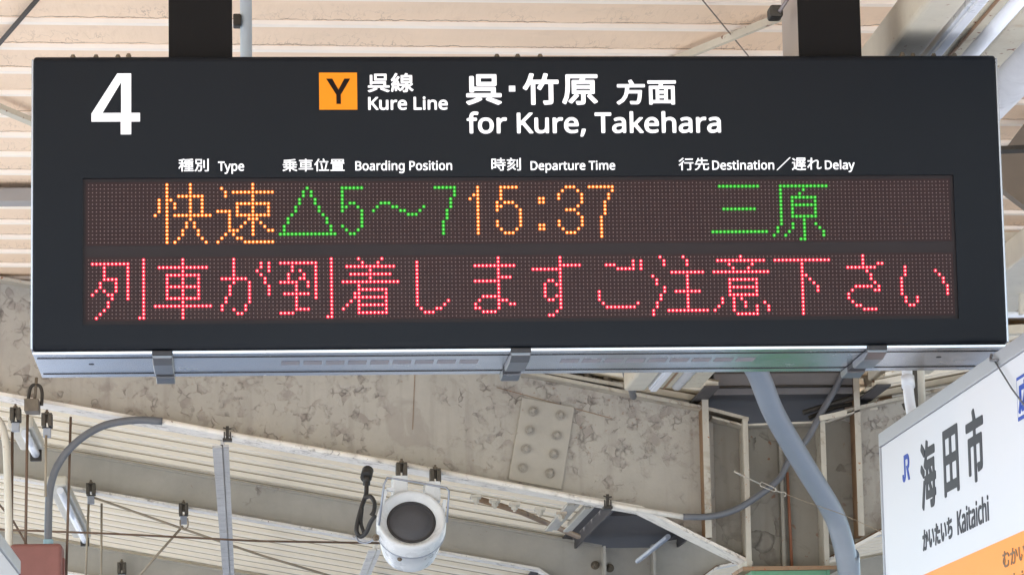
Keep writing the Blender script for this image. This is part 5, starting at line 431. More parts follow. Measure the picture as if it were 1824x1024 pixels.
# column with knee plates
colm = empty('canopy_column', (XV, YF, -2.95), 'steel column with rusty stiffener plates where the two roof beams meet, green below', 'column')
xa, xb = A(1326, 900, YF-.15).x, A(1472, 900, YF-.15).x
MB().prism([(1.349, .271), (1.621, .271), (1.621, -.285), (1.349, -.285)], YF-.004, YF+.004).build('web', M_kneedark, colm)
for nm, px0, px1, zt in (('flange', 1326, 1335, .275), ('flange', 1464, 1473, .29)):
    x0, x1 = A(px0, 850, YF-.13).x, A(px1, 850, YF-.13).x
    MB().box(x0, x1, YF-.13, YF+.13, -.29, zt).build(nm, M_edge, colm, bevel=.001)
for px0, px1 in ((1254, 1265), (1526, 1536)):
    x0, x1 = A(px0, 850, YF-.12).x, A(px1, 850, YF-.12).x
    z1 = -.175
    MB().box(x0+.001, x1, YF-.115, YF+.1, z1, .47).build('end_plate', M_rust, colm)
    MB().box(x0, x1+.001, YF-.12, YF-.1152, z1, .47).build('plate_edge', M_edge, colm)
for (xx0, xx1) in ((1.222, 1.336), (1.652, 1.756)):
    MB().prism([(xx0, .30), (xx1, .272), (xx1, -.25), (xx0, -.19)], YF-.008, YF-.0055).build('knee_panel', M_kneedark, colm)
ct = line_at([(1268,742), (1322,756), (1472,750), (1530,730)], YF-.1)
MB().strip(ct, YF-.12, YF+.1, .007).build('cap_plate', M_edge, colm)
x0 = A(1405, 900, YF-.04).x
MB().tube([(x0, YF-.03, .08), (x0+.006, YF-.03, -.28)], .006, 10).build('stiffener_rod', mat('red_lead', srgb(150, 98, 72), .6, vary=.2), colm)
x0 = A(1396, 900, YF-.05).x
MB().box(x0-.012, x0, YF-.06, YF-.004, -.285, .26).build('stiffener', M_kneedark, colm)
MB().box(1.30, 1.67, YF-.16, YF+.16, -.305, -.290).build('base_plate', M_rust, colm)
MB().box(1.345, 1.625, YF-.005, YF+.005, -2.95, -.305).build('lower_web', M_green, colm)
for x0 in (1.335, 1.622): MB().box(x0, x0+.013, YF-.14, YF+.14, -2.95, -.305).build('lower_flange', M_green, colm)
MB().box(1.349, 1.621, YF-.14, YF-.128, -.42, -.306).build('lower_plate', M_green, colm)

# the two frames further back
for Y2, depth, lab in ((11.95, .175, 'narrow grey roof beam in the second frame, passing behind the white loudspeaker'),
                       (17.9, .19, 'narrow grey roof beam furthest back, low down at the lower edge of the photo')):
    b = [(XL, roof_z(XL)-depth), (1.0, roof_z(1.0)-depth), (1.35, roof_z(1.35)-depth-.18)]
    t = [(XL, roof_z(XL)), (.5, roof_z(.5)), (1.35, roof_z(1.35))]
    rafter('roof_beam', lab, t, b, Y2, .15, M_web2)
    bR = [(2*XV-x, z) for x, z in b][::-1]; tR = [(2*XV-x, z) for x, z in t][::-1]
    rafter('roof_beam', lab.replace('narrow grey roof beam', 'far right-hand arm of the narrow grey roof beam'), tR, bR, Y2, .15, M_web2)
    c2 = empty('canopy_column', (XV, Y2, -2.95), 'far steel column of the frame behind' if Y2 < 12 else 'furthest steel column carrying the last roof beam', 'column')
    MB().box(1.36, 1.61, Y2-.005, Y2+.005, -2.95, .30).build('web', M_web2, c2)
    for x0 in (1.345, 1.612): MB().box(x0, x0+.013, Y2-.14, Y2+.14, -2.95, .30).build('flange', M_web2, c2)

# valley gutter over the columns
M_gut = mat('gutter_grey', srgb(86, 83, 82), .75, 0, spec=.15, vary=.12, vscale=5)
gt = empty('valley_gutter', (XV, 5, .36), 'dark grey sheet metal gutter running back over the column between both roof slopes', 'gutter')
MB().box(1.212, 1.756, 6.205, 34, .372, .58).build('trough', M_gut, gt)
for y0, w, h in ((8.5, .06, .02), (9.6, .05, .02), (10.7, .06, .02), (13.5, .06, .02)):
    MB().box(1.21, 1.758, y0, y0+w, .372-h, .3715).build('strap', M_gut, gt)
M_gut2 = mat('gutter_end', srgb(112, 110, 110), .6, spec=.2, vary=.15)
MB().box(1.216, 1.752, 6.19, 6.2045, .405, .452).box(1.216, 1.752, 6.196, 6.2045, .372, .396).build('end_plate', M_gut2, gt)
MB().tube([(1.22, 6.185, .400), (1.5, 6.185, .402), (1.75, 6.185, .400)], .004, 8).build('end_wire', M_iron, gt)
for x0, x1 in ((1.135, 1.1895), (1.7805, 1.835)): MB().box(x0, x1, 5.84, 34, .352, .360).build('flashing_lip', M_gut, gt)
for x0 in (1.1995, 1.757): MB().box(x0, x0+.011, 6.45, 34, .30, .45).build('flashing', M_gut, gt)

# longitudinal members over the board (they run along the platform and end on the first frame)
M_cream = peeling('cream_steel', srgb(206, 200, 184), srgb(170, 150, 124), srgb(140, 86, 52), chips=.1, rusty=.25, scale=24, patch=3)
M_creamrust = peeling('cream_rust', srgb(204, 196, 176), srgb(170, 140, 108), srgb(120, 66, 34), chips=.25, rusty=1.0, scale=22, patch=4)
M_whitepipe = peeling('white_pipe_paint', srgb(228, 228, 230), srgb(190, 190, 192), srgb(150, 120, 100), chips=.3, rusty=.05, scale=16, patch=3)
M_rail = mat('white_rail', srgb(232, 236, 242), .3, vary=.04)
ZL = .33
def xat(px): return AZ(px, 0, ZL).x
YE = 5.75
e = MB().box(xat(1656), xat(1729)-.002, -3, YE, ZL, ZL+.092).build('longitudinal_girder', M_cream, bevel=.012, seg=3)
tag(e, 'square cream steel girder running back above the right end of the departure board', 'girder')
e = MB()
x0, x1 = xat(1735), xat(1766)
e.box(x0, x1, -3, YE, ZL+.004, ZL+.03).box(x0+.006, x1-.006, -3, YE, ZL-.004, ZL+.004)
tag(e.build('lighting_rail', M_rail, bevel=.003), 'slim bright white rail running back beside the cream girder', 'rail')
x0, x1 = xat(1768), xat(1807); e = MB().box(x0, x1, -3, YE, ZL+.01, ZL+.05).box(x0+.014, x0+.021, -3, YE, ZL+.004, ZL+.0095, mi=1)
tag(e.build('steel_channel', [M_creamrust, M_rust], bevel=.002), 'beige steel channel with a long rust streak next to the white rail', 'channel', 'rusty channels over the board')
x0, x1 = xat(1809), xat(1844); r_ = (x1-x0)/2
tag(MB().tube([(x0+r_, -3, ZL+r_), (x0+r_, 3, ZL+r_), (x0+r_, YE, ZL+r_)], r_, 20).build('conduit_pipe', M_rail), 'thin smooth white pipe running back between two rusty channels', 'pipe')
x0, x1 = xat(1846), xat(1903)
tag(MB().box(x0, x1, -3, YE, ZL+.01, ZL+.05).build('steel_channel', M_creamrust, bevel=.004), 'beige steel channel speckled with rust spots above the thick white pipe', 'channel', 'rusty channels over the board')
x0, x1 = xat(1906), xat(2034); r_ = (x1-x0)/2*.93
tag(MB().tube([(x0+r_, -3, ZL+r_*.9), (x0+r_, 0, ZL+r_*.9), (x0+r_, 4.85, ZL+r_*.9)], r_, 28).build('drain_pipe', M_whitepipe), 'thick white pipe with flaking paint at the right edge of the board', 'pipe')
x0, x1 = AZ(1530, 690, .40).x, AZ(1625, 690, .40).x
tag(MB().box(x0, x1, -1, 6.03, .40, .49).build('longitudinal_girder', M_cream, bevel=.006), 'cream steel girder over the right-hand latch, ending at the column head', 'girder')
# cross pieces seen past the right edge of the board
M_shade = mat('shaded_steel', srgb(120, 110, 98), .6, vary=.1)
p = A(1830, 330, 3.4)
tag(MB().bar(A(1790, 345, 3.2), A(1900, 200, 3.2), .05, .16, (0,0,1)).build('cross_brace', M_shade), 'shaded brown grey brace leaning behind the right edge of the board', 'brace')
tag(MB().bar(A(1770, 268, 2.6), A(1900, 262, 2.6), .06, .012).build('cable_tray', M_iron), 'dark flat bar sticking out past the right edge of the board', 'bar')
tag(MB().bar(A(1760, 424, 4.0), A(1900, 420, 4.0), .03, .03).bar(A(1819, 424, 3.98), A(1819, 560, 3.98), .012, .03, (0,1,0)).build('sign_bracket', M_cream), 'pale upright bracket frame right of the board edge', 'bracket')
tag(MB().tube([A(1740, 561, 4.2), A(1900, 559, 4.2)], .011, 12).build('tie_rod', M_rail), 'straight white rod passing behind the right edge of the board', 'rod')
tag(MB().bar(A(1740, 592, 4.6), A(1900, 582, 4.6), .05, .03).build('steel_angle', M_creamrust), 'rusty beige bar low behind the right edge of the board', 'bar')
tag(MB().bar(A(1740, 545, 5.0), A(1960, 525, 5.0), .05, .05).build('purlin', M_web2), 'grey purlin crossing behind the right edge of the board', 'purlin')

# left: purlin, brace, cable on the ceiling
c = AZ(20, 350, CZ-.03)
tag(MB().box(-3.9, 1.0, c.y-.05, c.y+.05, CZ-.055, CZ-.012).build('ceiling_bar', mat('grey_bar', srgb(150, 146, 142), .5, vary=.08)), 'flat grey bar crossing the beige ceiling left of the board', 'bar')
ZC = CZ-.024
a_, b_ = AZ(-60, 168, ZC), AZ(90, 231, ZC)
tag(MB().bar(a_, b_, .03, .016, (0,0,1)).build('angle_brace', M_creamrust), 'short beige brace slanting down behind the upper left corner of the board', 'brace')
tag(MB().tube([AZ(-160, 260, ZC+.004), AZ(30, 42, ZC+.004), AZ(150, -98, ZC+.004)], .0066, 10).build('cable', M_iron), 'thick dark cable crossing the top left corner of the ceiling', 'cable')
a_, b_ = AZ(1150, 128, .808), AZ(1400, 27, .808)
tag(MB().bar(a_, b_, .02, .014, (0,1,0)).build('angle_brace', M_creamrust), 'rust-spotted beige brace rising to the right-hand hanger post', 'brace')
tag(MB().tube([AZ(1180, -86, .814), AZ(1300, 60, .813), AZ(1390, 170, .812)], .0019, 6).build('wire', mat('wire_grey', srgb(120, 108, 96), .6)), 'thin wire running diagonally across the ceiling left of the right-hand post', 'wire')
# ================================================================ departure board
BX0, BX1, BZ0, BZ1, BD = -1.0090, 1.0085, -.3440, .2700, .345
board = empty('departure_board', (0, .17, BZ0), 'large black station departure board with lit red, amber and green dot text', 'display board')
def rrect(x0, x1, z0, z1, r, y, n=4):
    out = []
    for cx_, cz_, a0 in ((x1-r, z1-r, 0), (x0+r, z1-r, 90), (x0+r, z0+r, 180), (x1-r, z0+r, 270)):
        for i in range(n):
            a = rad(a0+90*i/(n-1)); out.append((cx_+r*math.cos(a), y, cz_+r*math.sin(a)))
    return out
rings = []
R_ = .013
rings.append(rrect(BX0+.004, BX1-.004, BZ0, BZ1, .006, BD))
rings.append(rrect(BX0+.004, BX1-.004, BZ0, BZ1, .006, R_*.9))
for a in (0, 22, 45, 67, 90):
    i = R_*(1-math.cos(rad(a))); rings.append(rrect(BX0+.004+i*.3, BX1-.004-i*.3, BZ0+i, BZ1-i, .006, .9*R_*(1-math.sin(rad(a)))))
WX0, WX1, WZ0, WZ1 = -.9035, .9045, -.2905, .0135
rings.append(rrect(WX0, WX1, WZ0, WZ1, .002, 0)); rings.append(rrect(WX0, WX1, WZ0, WZ1, .002, .007))
mb = MB(); n = 16; vs = [v for r in rings for v in r]; fs = []
for i in range(len(rings)-1):
    for k in range(n): k2 = (k+1) % n; fs.append((i*n+k, (i+1)*n+k, (i+1)*n+k2, i*n+k2))
mb.add(vs, fs)
mb.f.append(list(range(n))); mb.sm.append(False); mb.mi.append(0)
mb.build('housing', M_black, board)
for x0, x1 in ((BX0, BX0+.0045), (BX1-.0045, BX1)):
    MB().box(x0, x1, .004, BD-.01, BZ0+.004, BZ1-.006).build('edge_trim', M_alu2, board, bevel=.0015)
MB().box(WX0-.001, WX1+.001, .0072, .012, WZ0-.001, WZ1+.001).build('display_backing', M_ledbar, board)
PT = .008
def dcell(c, r, pan): return (c-111.5)*PT, -r*PT - (0 if pan == 0 else 15*PT+.0363)
def R(*rows):
    """rows of dots: 'a-b' runs and single columns"""
    out = []
    for r, s in enumerate(rows):
        for t in s.split():
            if '-' in t: a, b = t.split('-'); out += [(int(c), r) for c in range(int(a), int(b)+1)]
            else: out.append((int(t), r))
    return out
def off(cells, d): return [(c+d, r) for c, r in cells]
fast1 = off(R('4 10','4 10','4 10','4 7-13','2 4 5 10 13','2 4 6 10 13','2 4 6 10 13','2 4 10 13','1 4 6-15','4 10','4 9 11','4 9 11','4 8 12','4 8 12','4 7 13','4 6 14'), 16)
fast2 = off(R('10','2 10','3 5-15','3 10','10','6-14','6 10 14','1-4 6 10 14','4 6-14','4 9-11','4 8 10 12','4 7 10 13','4-6 10 14 15','3 5 10','2 6 7','1 8-15'), 32)
tri = off(R('','8','7 9','7 9','6 10','6 10','5 11','5 11','4 12','3 13','3 13','2 14','2 14','1-15'), 48)
cars = R('','65-70 89-94','65 94','65 94','65 93','65 67 68 75-77 93','65 66 69 74 78 79 86 93','65 70 73 80 81 85 92','70 82-84 92','70 92','70 91','65 70 91','66 69 91','67 68 91')
time_ = R('','100 106-110 123-125 129-135','100 106 122 126 135','99 100 106 121 127 134','98 100 106 116 117 121 127 134','100 105 107-109 116 117 127 133',
          '100 105 106 110 126 133','100 105 111 123-125 133','100 111 126 133','100 111 127 132','100 105 111 121 127 132','100 105 111 116 117 121 127 132',
          '100 106 110 116 117 122 126 132','100 107-109 123-125 132','132')
dest = off(R('','3-13','','','','','','4-12','','','','','','1-15'), 160) + \
       off(R('','3-15','3 9','3 8','3 6-12','3 6 12','3 6-12','3 6 12','3 6 12','3 6-12','3 9','3 6 9 12','2 6 9 13','2 5 9 14','1 4 9 14','8 9'), 176)
msg = [R('14','1-10 14','4 10 14','4 10 14','4 10 14','4-7 10 14','3 7 10 14','3 7 10 14','2 4 7 10 14','1 5 6 10 14','6 10 14','5 14','5 14','4 14','3 14','2 13 14'),
 R('8','8','2-14','8','4-12','4 8 12','4 8 12','4-12','4 8 12','4 8 12','4-12','8','1-15','8','8','8'),
 R('5','5 12 14','5 12 14','5 11 14','5 12','2-8 13','5 9 13','4 9 14','4 9 14','4 9 14','3 9','3 9','2 8','2 5 8','6 7'),
 R('14','1-10 14','4 10 14','4 6 10 14','3 7 10 14','3 6 7 10 14','1-5 8 10 14','5 8 10 14','5 10 14','2-8 10 14','5 10 14','5 14','5 14','5-8 14','1-4 14','13 14'),
 R('5 11','6 10','2-14','8','3-13','8','1-15','5','5-12','4 5 12','4-12','3 5 12','2 5-12','1 5 12','5-12'),
 R('','4','4','4','4','4','4','4','4','4','4','4 12','4 11','5 9 10','6-8'),
 R('9','9','3-13','9','9','9-12','3-9','9','9','9','5-9','4 9-11','3 9 12 13','3 4 9','5-8'),
 R('9','9','9-14','2-9','9','9','6 7 9','5 8 9','5 9','5 9','5 8 9','6 7 9','9','9','8','6 7'),
 R('','12 14','5-7 12 14','8-12 14','','','','','','3','3','3','4 13','5-12'),
 R('3 9','4 10','4 10','','6-14','1 10','2 10','2 10','4 10','4 7-13','3 10','3 10','2 10','2 10','1 5-15','1'),
 R('8','2-14','5 11','6 10','1-15','','5-12','5 12','5-12','5 12','5-12','3 6 8','3 6 9 14','2 6 9 12 15','1 6 12 15','7-12'),
 R('','1-15','8','8','8','8 9','8 10','8 11','8 12','8 12','8','8','8','8','8','8'),
 R('8','8','8 12 13','4-11','9','10','10','11','6-10 12','5 11 12','4','4','5','6 7','8-11'),
 R('','','','3','3 11','3 12','2 13','2 13','2 14','2 14','2 14','3 6','3 6','4 5')]
msg = [c for i, m in enumerate(msg) for c in off(m, 16*i)]
YD = .0060
def diode(mb, cells, pan, r0, h0, mi, n=8, y=YD):
    for c, r in cells:
        x, z = dcell(c, r, pan)
        v = [(x+r0*math.cos(2*math.pi*k/n), y, z+r0*math.sin(2*math.pi*k/n)) for k in range(n)]
        v += [(x+.7*r0*math.cos(2*math.pi*k/n), y-h0*.75, z+.7*r0*math.sin(2*math.pi*k/n)) for k in range(n)] + [(x, y-h0, z)]
        f = [(k, n+k, n+(k+1) % n, (k+1) % n) for k in range(n)] + [(n+k, 2*n, n+(k+1) % n) for k in range(n)]
        mb.add(v, f, True, mi)
def led_panel(pan, texts):
    x0, z1 = dcell(-.75, -.75, pan); x1, z0 = dcell(223.75, 15.75, pan)
    p = MB().box(x0, x1, YD+.0002, .0071, z0, z1).build('led_panel', M_led, board)
    lit = set(c for t in texts for c in t[0])
    mb = MB(); diode(mb, [(c, r) for c in range(224) for r in range(16) if (c, r) not in lit], pan, .00135, .0012, 0, 6)
    tag(mb.build('unlit_dots', M_dot, p), kind='stuff')
    for cells, m, mc in texts:
        mb = MB(); diode(mb, cells, pan, .0036, .0018, 0, 10); diode(mb, cells, pan, .00155, .0022, 1, 8, YD-.0006)
        mb.build('lit_characters', [m, mc], p)
def part_of(cells, a, b): return [c for c in cells if a <= c[0] <= b]
led_panel(0, [(fast1, M_amb, M_ambc), (fast2, M_amb, M_ambc), (tri, M_grn, M_grnc)] + [(part_of(cars, a, b), M_grn, M_grnc) for a, b in ((64, 71), (72, 87), (88, 96))]
    + [(part_of(time_, a, b), M_amb, M_ambc) for a, b in ((98, 101), (104, 112), (115, 118), (120, 128), (129, 136))]
    + [(part_of(dest, a, b), M_grn, M_grnc) for a, b in ((160, 175), (176, 192))])
led_panel(1, [(part_of(msg, 16*i, 16*i+15), M_red, M_redc) for i in range(14)])

FACE = Matrix(((1, 0, 0, 0), (0, 0, -1, -.0007), (0, 1, 0, 0), (0, 0, 0, 1)))
def on_board(key, px0, px1, py0, py1, m=None, name='lettering', lift=0):
    a, b = A(px0, py1, 0), A(px1, py0, 0)
    pl = FACE.copy(); pl[1][3] -= lift
    xo, zo = a.x, a.z
    return outline(key, name, m or M_white, a.x, b.x, a.z, b.z, pl, board)
on_board('4', 163, 249.2, 131.5, 240, name='platform_number')
on_board('square', 568.8, 635.8, 130, 196, m=M_orange, name='line_badge')
bd = [o for o in board.children if o.name == 'line_badge'][0]
a, b = A(581.5, 185.9, 0), A(623.6, 141, 0)
pl = FACE.copy(); pl[1][3] -= .0013
outline('Y', 'badge_letter', M_blk, a.x, b.x, a.z, b.z, pl, bd)
J = .00085
on_board('呉線', 655.1, 736.1, 130.8, 165)
on_board('Kure Line', 655.9, 797.3, 172.4, 196.6)
on_board('呉', 830.4, 892.9, 132.9, 187.5)
on_board('dot', 906.6, 917.6, 153.5, 163.6)
on_board('竹', 931.8, 994.6, 131, 187.5)
on_board('原', 1001.7, 1064, 133, 187.5)
on_board('方', 1098.5, 1148.4, 142.5, 187)
on_board('面', 1153.9, 1203.8, 143.9, 187)
on_board('for Kure, Takehara', 831.5, 1283.3, 198, 244.5)
on_board('種別', 318, 371.8, 283.1, 305.9)
on_board('Type', 388.4, 434.8, 288.0, 310.2)
on_board('乗車位置', 503.3, 613.9, 283, 305.9)
on_board('Boarding Position', 633, 805.1, 286, 309.3)
on_board('時刻', 875.4, 927.5, 281.5, 304.4)
on_board('Departure Time', 945.3, 1095.5, 286.5, 308.5)
on_board('行先', 1209.2, 1262.5, 281.4, 303.8)
on_board('Destination', 1268.8, 1378.5, 285.7, 303)
on_board('slash', 1382.8, 1408.4, 280.8, 303.4)
on_board('遅れ', 1410.7, 1462.6, 281.2, 303.6)
on_board('Delay', 1469.7, 1521.9, 285.1, 307.2)

# underside: three aluminium strips with vents, screw holes and the three hinged latches
ZB = BZ0 - .0065
for nm, y0, y1, m in (('front_lip', .006, .056, M_alu), ('underside_cover', .0595, .285, M_alu), ('rear_lip', .2895, BD, M_alu)):
    MB().box(BX0+.004, BX1-.004, y0, y1, ZB, BZ0-.0004).build(nm, m, board, bevel=.001)
MB().box(BX0+.01, BX1-.01, .0563, .0592, ZB-.0014, BZ0-.0003).build('groove', M_dark, board)
MB().box(BX0+.01, BX1-.01, .2853, .2892, ZB-.0014, BZ0-.0003).build('groove', M_dark, board)
under = [o for o in board.children if o.name == 'underside_cover'][0]
for i in range(18):
    px, py = (517.5+39.75*i, 645.2-.35*i) if i < 9 else (1015.8+39.2*(i-9), 640.5-.30*(i-9))
    c = AZ(px, py, ZB)
    MB().box(c.x-.0192, c.x+.0192, .128, .180, ZB-.0006, ZB-.0001).build('vent_slot', M_slot, under)
for px, py in ((163, 648.5), (1672, 635.8)):
    c = AZ(px, py, ZB); MB().lathe((c.x, c.y, ZB-.0005), (0, 0, -1), [(0, .006), (.0004, .0055), (.0004, 0)], 16).build('screw_hole', M_dark, under)
M_latch = mat('latch_steel', (.135, .14, .15), .3, 1, vary=.05)
for px in (289, 928, 1563):
    x = A(px, 622, 0).x
    l = MB()
    l.add([(x+s*.0205, y, z) for s in (-1, 1) for y, z in ((.004, ZB-.001), (.004, ZB-.010), (.05, ZB-.0175), (.175, ZB-.0185), (.19, ZB-.013), (.19, ZB-.001))],
          [(0,1,2,3,4,5), (11,10,9,8,7,6)] + [(i, i+6, (i+1) % 6+6, (i+1) % 6) for i in range(6)])
    lo = l.build('latch', M_latch, board, bevel=.002)
    MB().add([(x+s*.0195, y, z) for s in (-1, 1) for y, z in ((.262, ZB-.001), (.262, ZB-.014), (.335, ZB-.017), (.349, ZB-.012), (.349, ZB+.02), (.346, ZB-.001))],
          [(0,1,2,3,4,5), (11,10,9,8,7,6)] + [(i, i+6, (i+1) % 6+6, (i+1) % 6) for i in range(6)]).build('catch', M_latch, lo, bevel=.0015)
    MB().box(x-.0175, x+.0175, .185, .27, ZB-.010, ZB-.001).build('pivot', M_dark, lo)
    MB().box(x-.021, x+.021, .0005, .0145, ZB-.004, ZB+.006).build('hook', M_dark, lo, bevel=.002)
# eyebolts and screws along the top
for px in (130, 171, 210, 229, 885, 922, 962, 1607, 1626, 1663, 1700):
    c = A(px, 97, .055 if px not in (229, 1607) else .045)
    b_ = MB(); b_.lathe((c.x, c.y, BZ1-.001), (0, 0, 1), [(0, .0055), (.013, .0055), (.0135, .004), (.016, .004), (.017, 0)], 10)
    b_.build('top_bolt', M_bolt2, board)

# ---------------------------------------------------------------- hanger posts
def post(px0, px1, label, sideface):
    x0, x1 = A(px0, 97, .036).x, A(px1, 97, .036).x
    e = empty('hanger_post', ((x0+x1)/2, .15, BZ1), label, 'post', 'posts carrying the departure board')
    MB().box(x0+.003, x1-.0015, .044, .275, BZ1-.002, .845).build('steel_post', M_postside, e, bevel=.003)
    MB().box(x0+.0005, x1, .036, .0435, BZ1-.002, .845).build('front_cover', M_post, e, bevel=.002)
    MB().box(x0-.03, x1+.03, .01, .32, .83, .848).build('ceiling_plate', M_post, e)
    return e
post(300, 414, 'black hanger post above the line badge, beside the pale blue pipe', 0)
pr = post(1423, 1535, 'black hanger post with its lit grey side face showing', 1)

M_bluepipe = mat('pale_blue_pipe', srgb(178, 192, 204), .35, vary=.06)
c0, c1 = A(438, 0, .75), A(439.5, 100, .75)
pp = empty('drop_pipe', (c0.x, .75, .2), 'pale blue grey pipe dropping behind the board beside the left post', 'pipe')
MB().tube([(c0.x, .75, .845), (c0.x, .75, .5), (c0.x, .75, -.1)], .0138, 20).build('pipe', M_bluepipe, pp)
c = A(423, 37, .74)
MB().box(c.x-.010, c.x+.008, .73, .765, c.z-.014, c.z+.014).build('clip', M_iron, pp, bevel=.003)
# rubber clip with its rod beside the right-hand post
c = A(1383, 23, .10)
cl = empty('cable_clip', c, 'black rubber clip holding a grey rod against the right-hand post', 'clip')
MB().box(c.x-.016, c.x+.012, .08, .13, c.z-.013, c.z+.013).build('clip_body', M_iron, cl, bevel=.005)
MB().tube([A(1388, 22, .076), A(1406, -6, .076), A(1430, -44, .09)], .004, 10).build('rod', mat('rod_grey', srgb(128, 122, 124), .4, .4), cl)

# ================================================================ station name sign (hangs lower, its lit face along the platform)
SX = .90
ss = empty('station_sign', (.98, .0, -.45), 'white station name sign with dark lettering and an orange band, at lower right', 'sign')
M_sign = mat('sign_face', (.56, .57, .61), .4, emit=(.84, .86, .93), es=.05*K)
M_signor = mat('sign_orange', srgb(238, 138, 30), .45, spec=.25, emit=(.90, .36, .06), es=.14*K)
M_ink2 = mat('band_ink', srgb(116, 92, 66), .55, spec=.25); M_ink = mat('sign_ink', srgb(44, 46, 54), .55, spec=.25); M_blue = mat('sign_blue', srgb(16, 62, 158), .5, spec=.2)
M_hood = mat('sign_frame', srgb(156, 158, 163), .4, .2, vary=.05)
MB().box(SX, 1.06, -2.2, .928, -1.05, -.4486).build('lightbox', M_sign, ss, bevel=.002)
MB().box(SX-.004, 1.064, -2.21, .938, -.4480, -.4160).box(SX-.004, 1.064, .929, .938, -1.05, -.4485).build('frame', M_hood, ss, bevel=.002)
SF = Matrix(((0, 0, -1, SX-.0007), (-1, 0, 0, 0), (0, 1, 0, 0), (0, 0, 0, 1)))
def on_sign(key, y_far, y_near, z0, z1, m, w=0., name='lettering', lift=0.):
    pl = SF.copy(); pl[0][3] -= lift
    return outline(key, name, m, -y_far, -y_near, z0, z1, pl, ss, w)
on_sign('square', .927, -2.2, -1.05, -.7835, M_signor, name='orange_band')
on_sign('mark', .669, .583, -.561, -.5015, M_blue, name='railway_mark')
on_sign('海', .4535, .2850, -.648, -.4985, M_ink)
on_sign('田', .1960, .0370, -.6437, -.5030, M_ink)
on_sign('市', -.0480, -.2200, -.6455, -.4950, M_ink)
on_sign('かいたいち', .4590, .1300, -.7335, -.6870, M_ink)
on_sign('Kaitaichi', .0745, -.2420, -.7340, -.6805, M_ink)
on_sign('むかいなだ', -.362, -.71, -.8395, -.8065, M_ink2, lift=.0012)
on_sign('Mukainada', -.355, -.69, -.884, -.856, M_ink2, lift=.0012)
on_sign('square', -.547, -.70, -.574, -.4905, M_blue, name='area_mark')
am = [o for o in ss.children if o.name == 'area_mark'][0]
pl = SF.copy(); pl[0][3] -= .0013
outline('square', 'mark_field', M_sign, .556, .691, -.567, -.4975, pl, am)
pl = SF.copy(); pl[0][3] -= .0026
outline('広', 'mark_letter', M_blue, .566, .681, -.563, -.5015, pl, am)
# its hanger at the far end
px = .975
MB().tube([(px, .80, .20), (px, .80, 0), (px, .80, -.417)], .0085, 14).build('hanger_rod', M_cream, ss)
MB().bar((.64, .27, .19), (1.0, .83, .19), .03, .03).build('support_bar', M_cream, ss)
tag(MB().tube(smooth_path([(.955, .86, .18), (.950, .84, -.2), (.945, .80, -.34), (.950, .77, -.425)]), .0125, 16).tube([(.9465, .815, -.30), (.946, .806, -.325)], .0155, 16)
    .build('flexible_conduit', M_rail), 'short bent white conduit entering the top of the white station name sign', 'conduit')
cl = MB(); c = A(1630, 700, 1.6)
cl.box(c.x-.012, c.x+.012, 1.58, 1.64, c.z-.05, c.z+.07).tube([A(1626, 733, 1.6), A(1612, 728, 1.6), A(1608, 718, 1.6)], .004, 8).tube([A(1606, 692, 1.6), A(1614, 690, 1.6), A(1622, 702, 1.6)], .006, 8)
cl.box(c.x-.004, c.x+.004, 1.6, 1.62, c.z, .80)
tag(cl.build('beam_clamp', M_iron, bevel=.002), 'dark clamp with hooked ends beside the white conduit of the name sign', 'clamp')
w0, w1 = AX(1770, 640, .893), AX(1840, 742, .893)
tag(MB().tube([w0, (w0+w1)/2+Vector((-.002, 0, -.003)), w1], .0018, 8).tube([w0+Vector((0, .02, .012)), w0+Vector((-.006, 0, -.002)), w0+Vector((0, -.035, -.006))], .003, 8)
    .build('wire', mat('wire_dark', srgb(110, 112, 116), .5, .5)), 'thin wire tied over the frame of the white station name sign', 'wire')
# corner of another light box at the lower left
p0 = AX(0, 946, -1.115)
lb = empty('lightbox_sign', (-1.2, p0.y, p0.z), 'corner of a white light box with a grey frame at the bottom left', 'sign')
zt = p0.z
MB().box(-1.30, -1.119, -3.0, 1.4, zt-.5, zt-.034).build('lightbox', M_sign, lb, bevel=.003)
for yy in (-1.6, 1.2): MB().tube([(-1.21, yy, zt-.002), (-1.21, yy, .3), (-1.21, yy, .845)], .01, 12).build('hanger_rod', M_cream, lb)
MB().box(-1.305, -1.115, -3.0, 1.41, zt-.0335, zt).build('frame', M_hood, lb, bevel=.003)

# ================================================================ pipes and fittings round the first frame
M_pvc = mat('grey_pvc', srgb(132, 141, 152), .38, vary=.07, vscale=5)
path = [A(*q) for q in ((1305, 600, 5.1), (1347, 659, 5.3), (1379, 736, 5.5), (1431, 826, 5.75), (1481, 908, 5.95), (1500, 960, 6.0), (1512, 1024, 6.02), (1516, 1100, 6.02))]
path.append(Vector((path[-1].x, path[-1].y, -2.95)))
tag(MB().tube(smooth_path(path, 8), .0405, 28).build('downpipe', M_pvc), 'thick grey plastic downpipe curving down in front of the column', 'pipe')
M_cond = mat('grey_conduit', srgb(100, 103, 108), .42, vary=.1)
cp = empty('conduit', A(900, 860, 6.17), 'long thin conduit following the lower edge of the peeling beam, bent down at both ends', 'conduit')
YC = 6.17
pts = [A(*q, YC) for q in ((1512, 640), (1505, 658), (1485, 697), (1463, 735), (1438, 781), (1405, 821), (1388, 852), (1353, 881), (1310, 907), (1266, 919), (1217, 920))]
MB().tube(smooth_path(pts, 5), .0125, 14).build('bend', M_cond, cp)
pts = [A(*q, YC) for q in ((1217, 920), (1118, 904), (940, 869), (700, 824), (420, 775), (289, 750))]
MB().tube(pts, .0105, 12).build('painted_run', M_flange, cp)
pts = [A(*q, YC) for q in ((289, 750), (241, 748), (190, 756), (152, 775), (122, 801), (104, 826), (94, 850), (88, 880), (86, 930), (86, 985))]
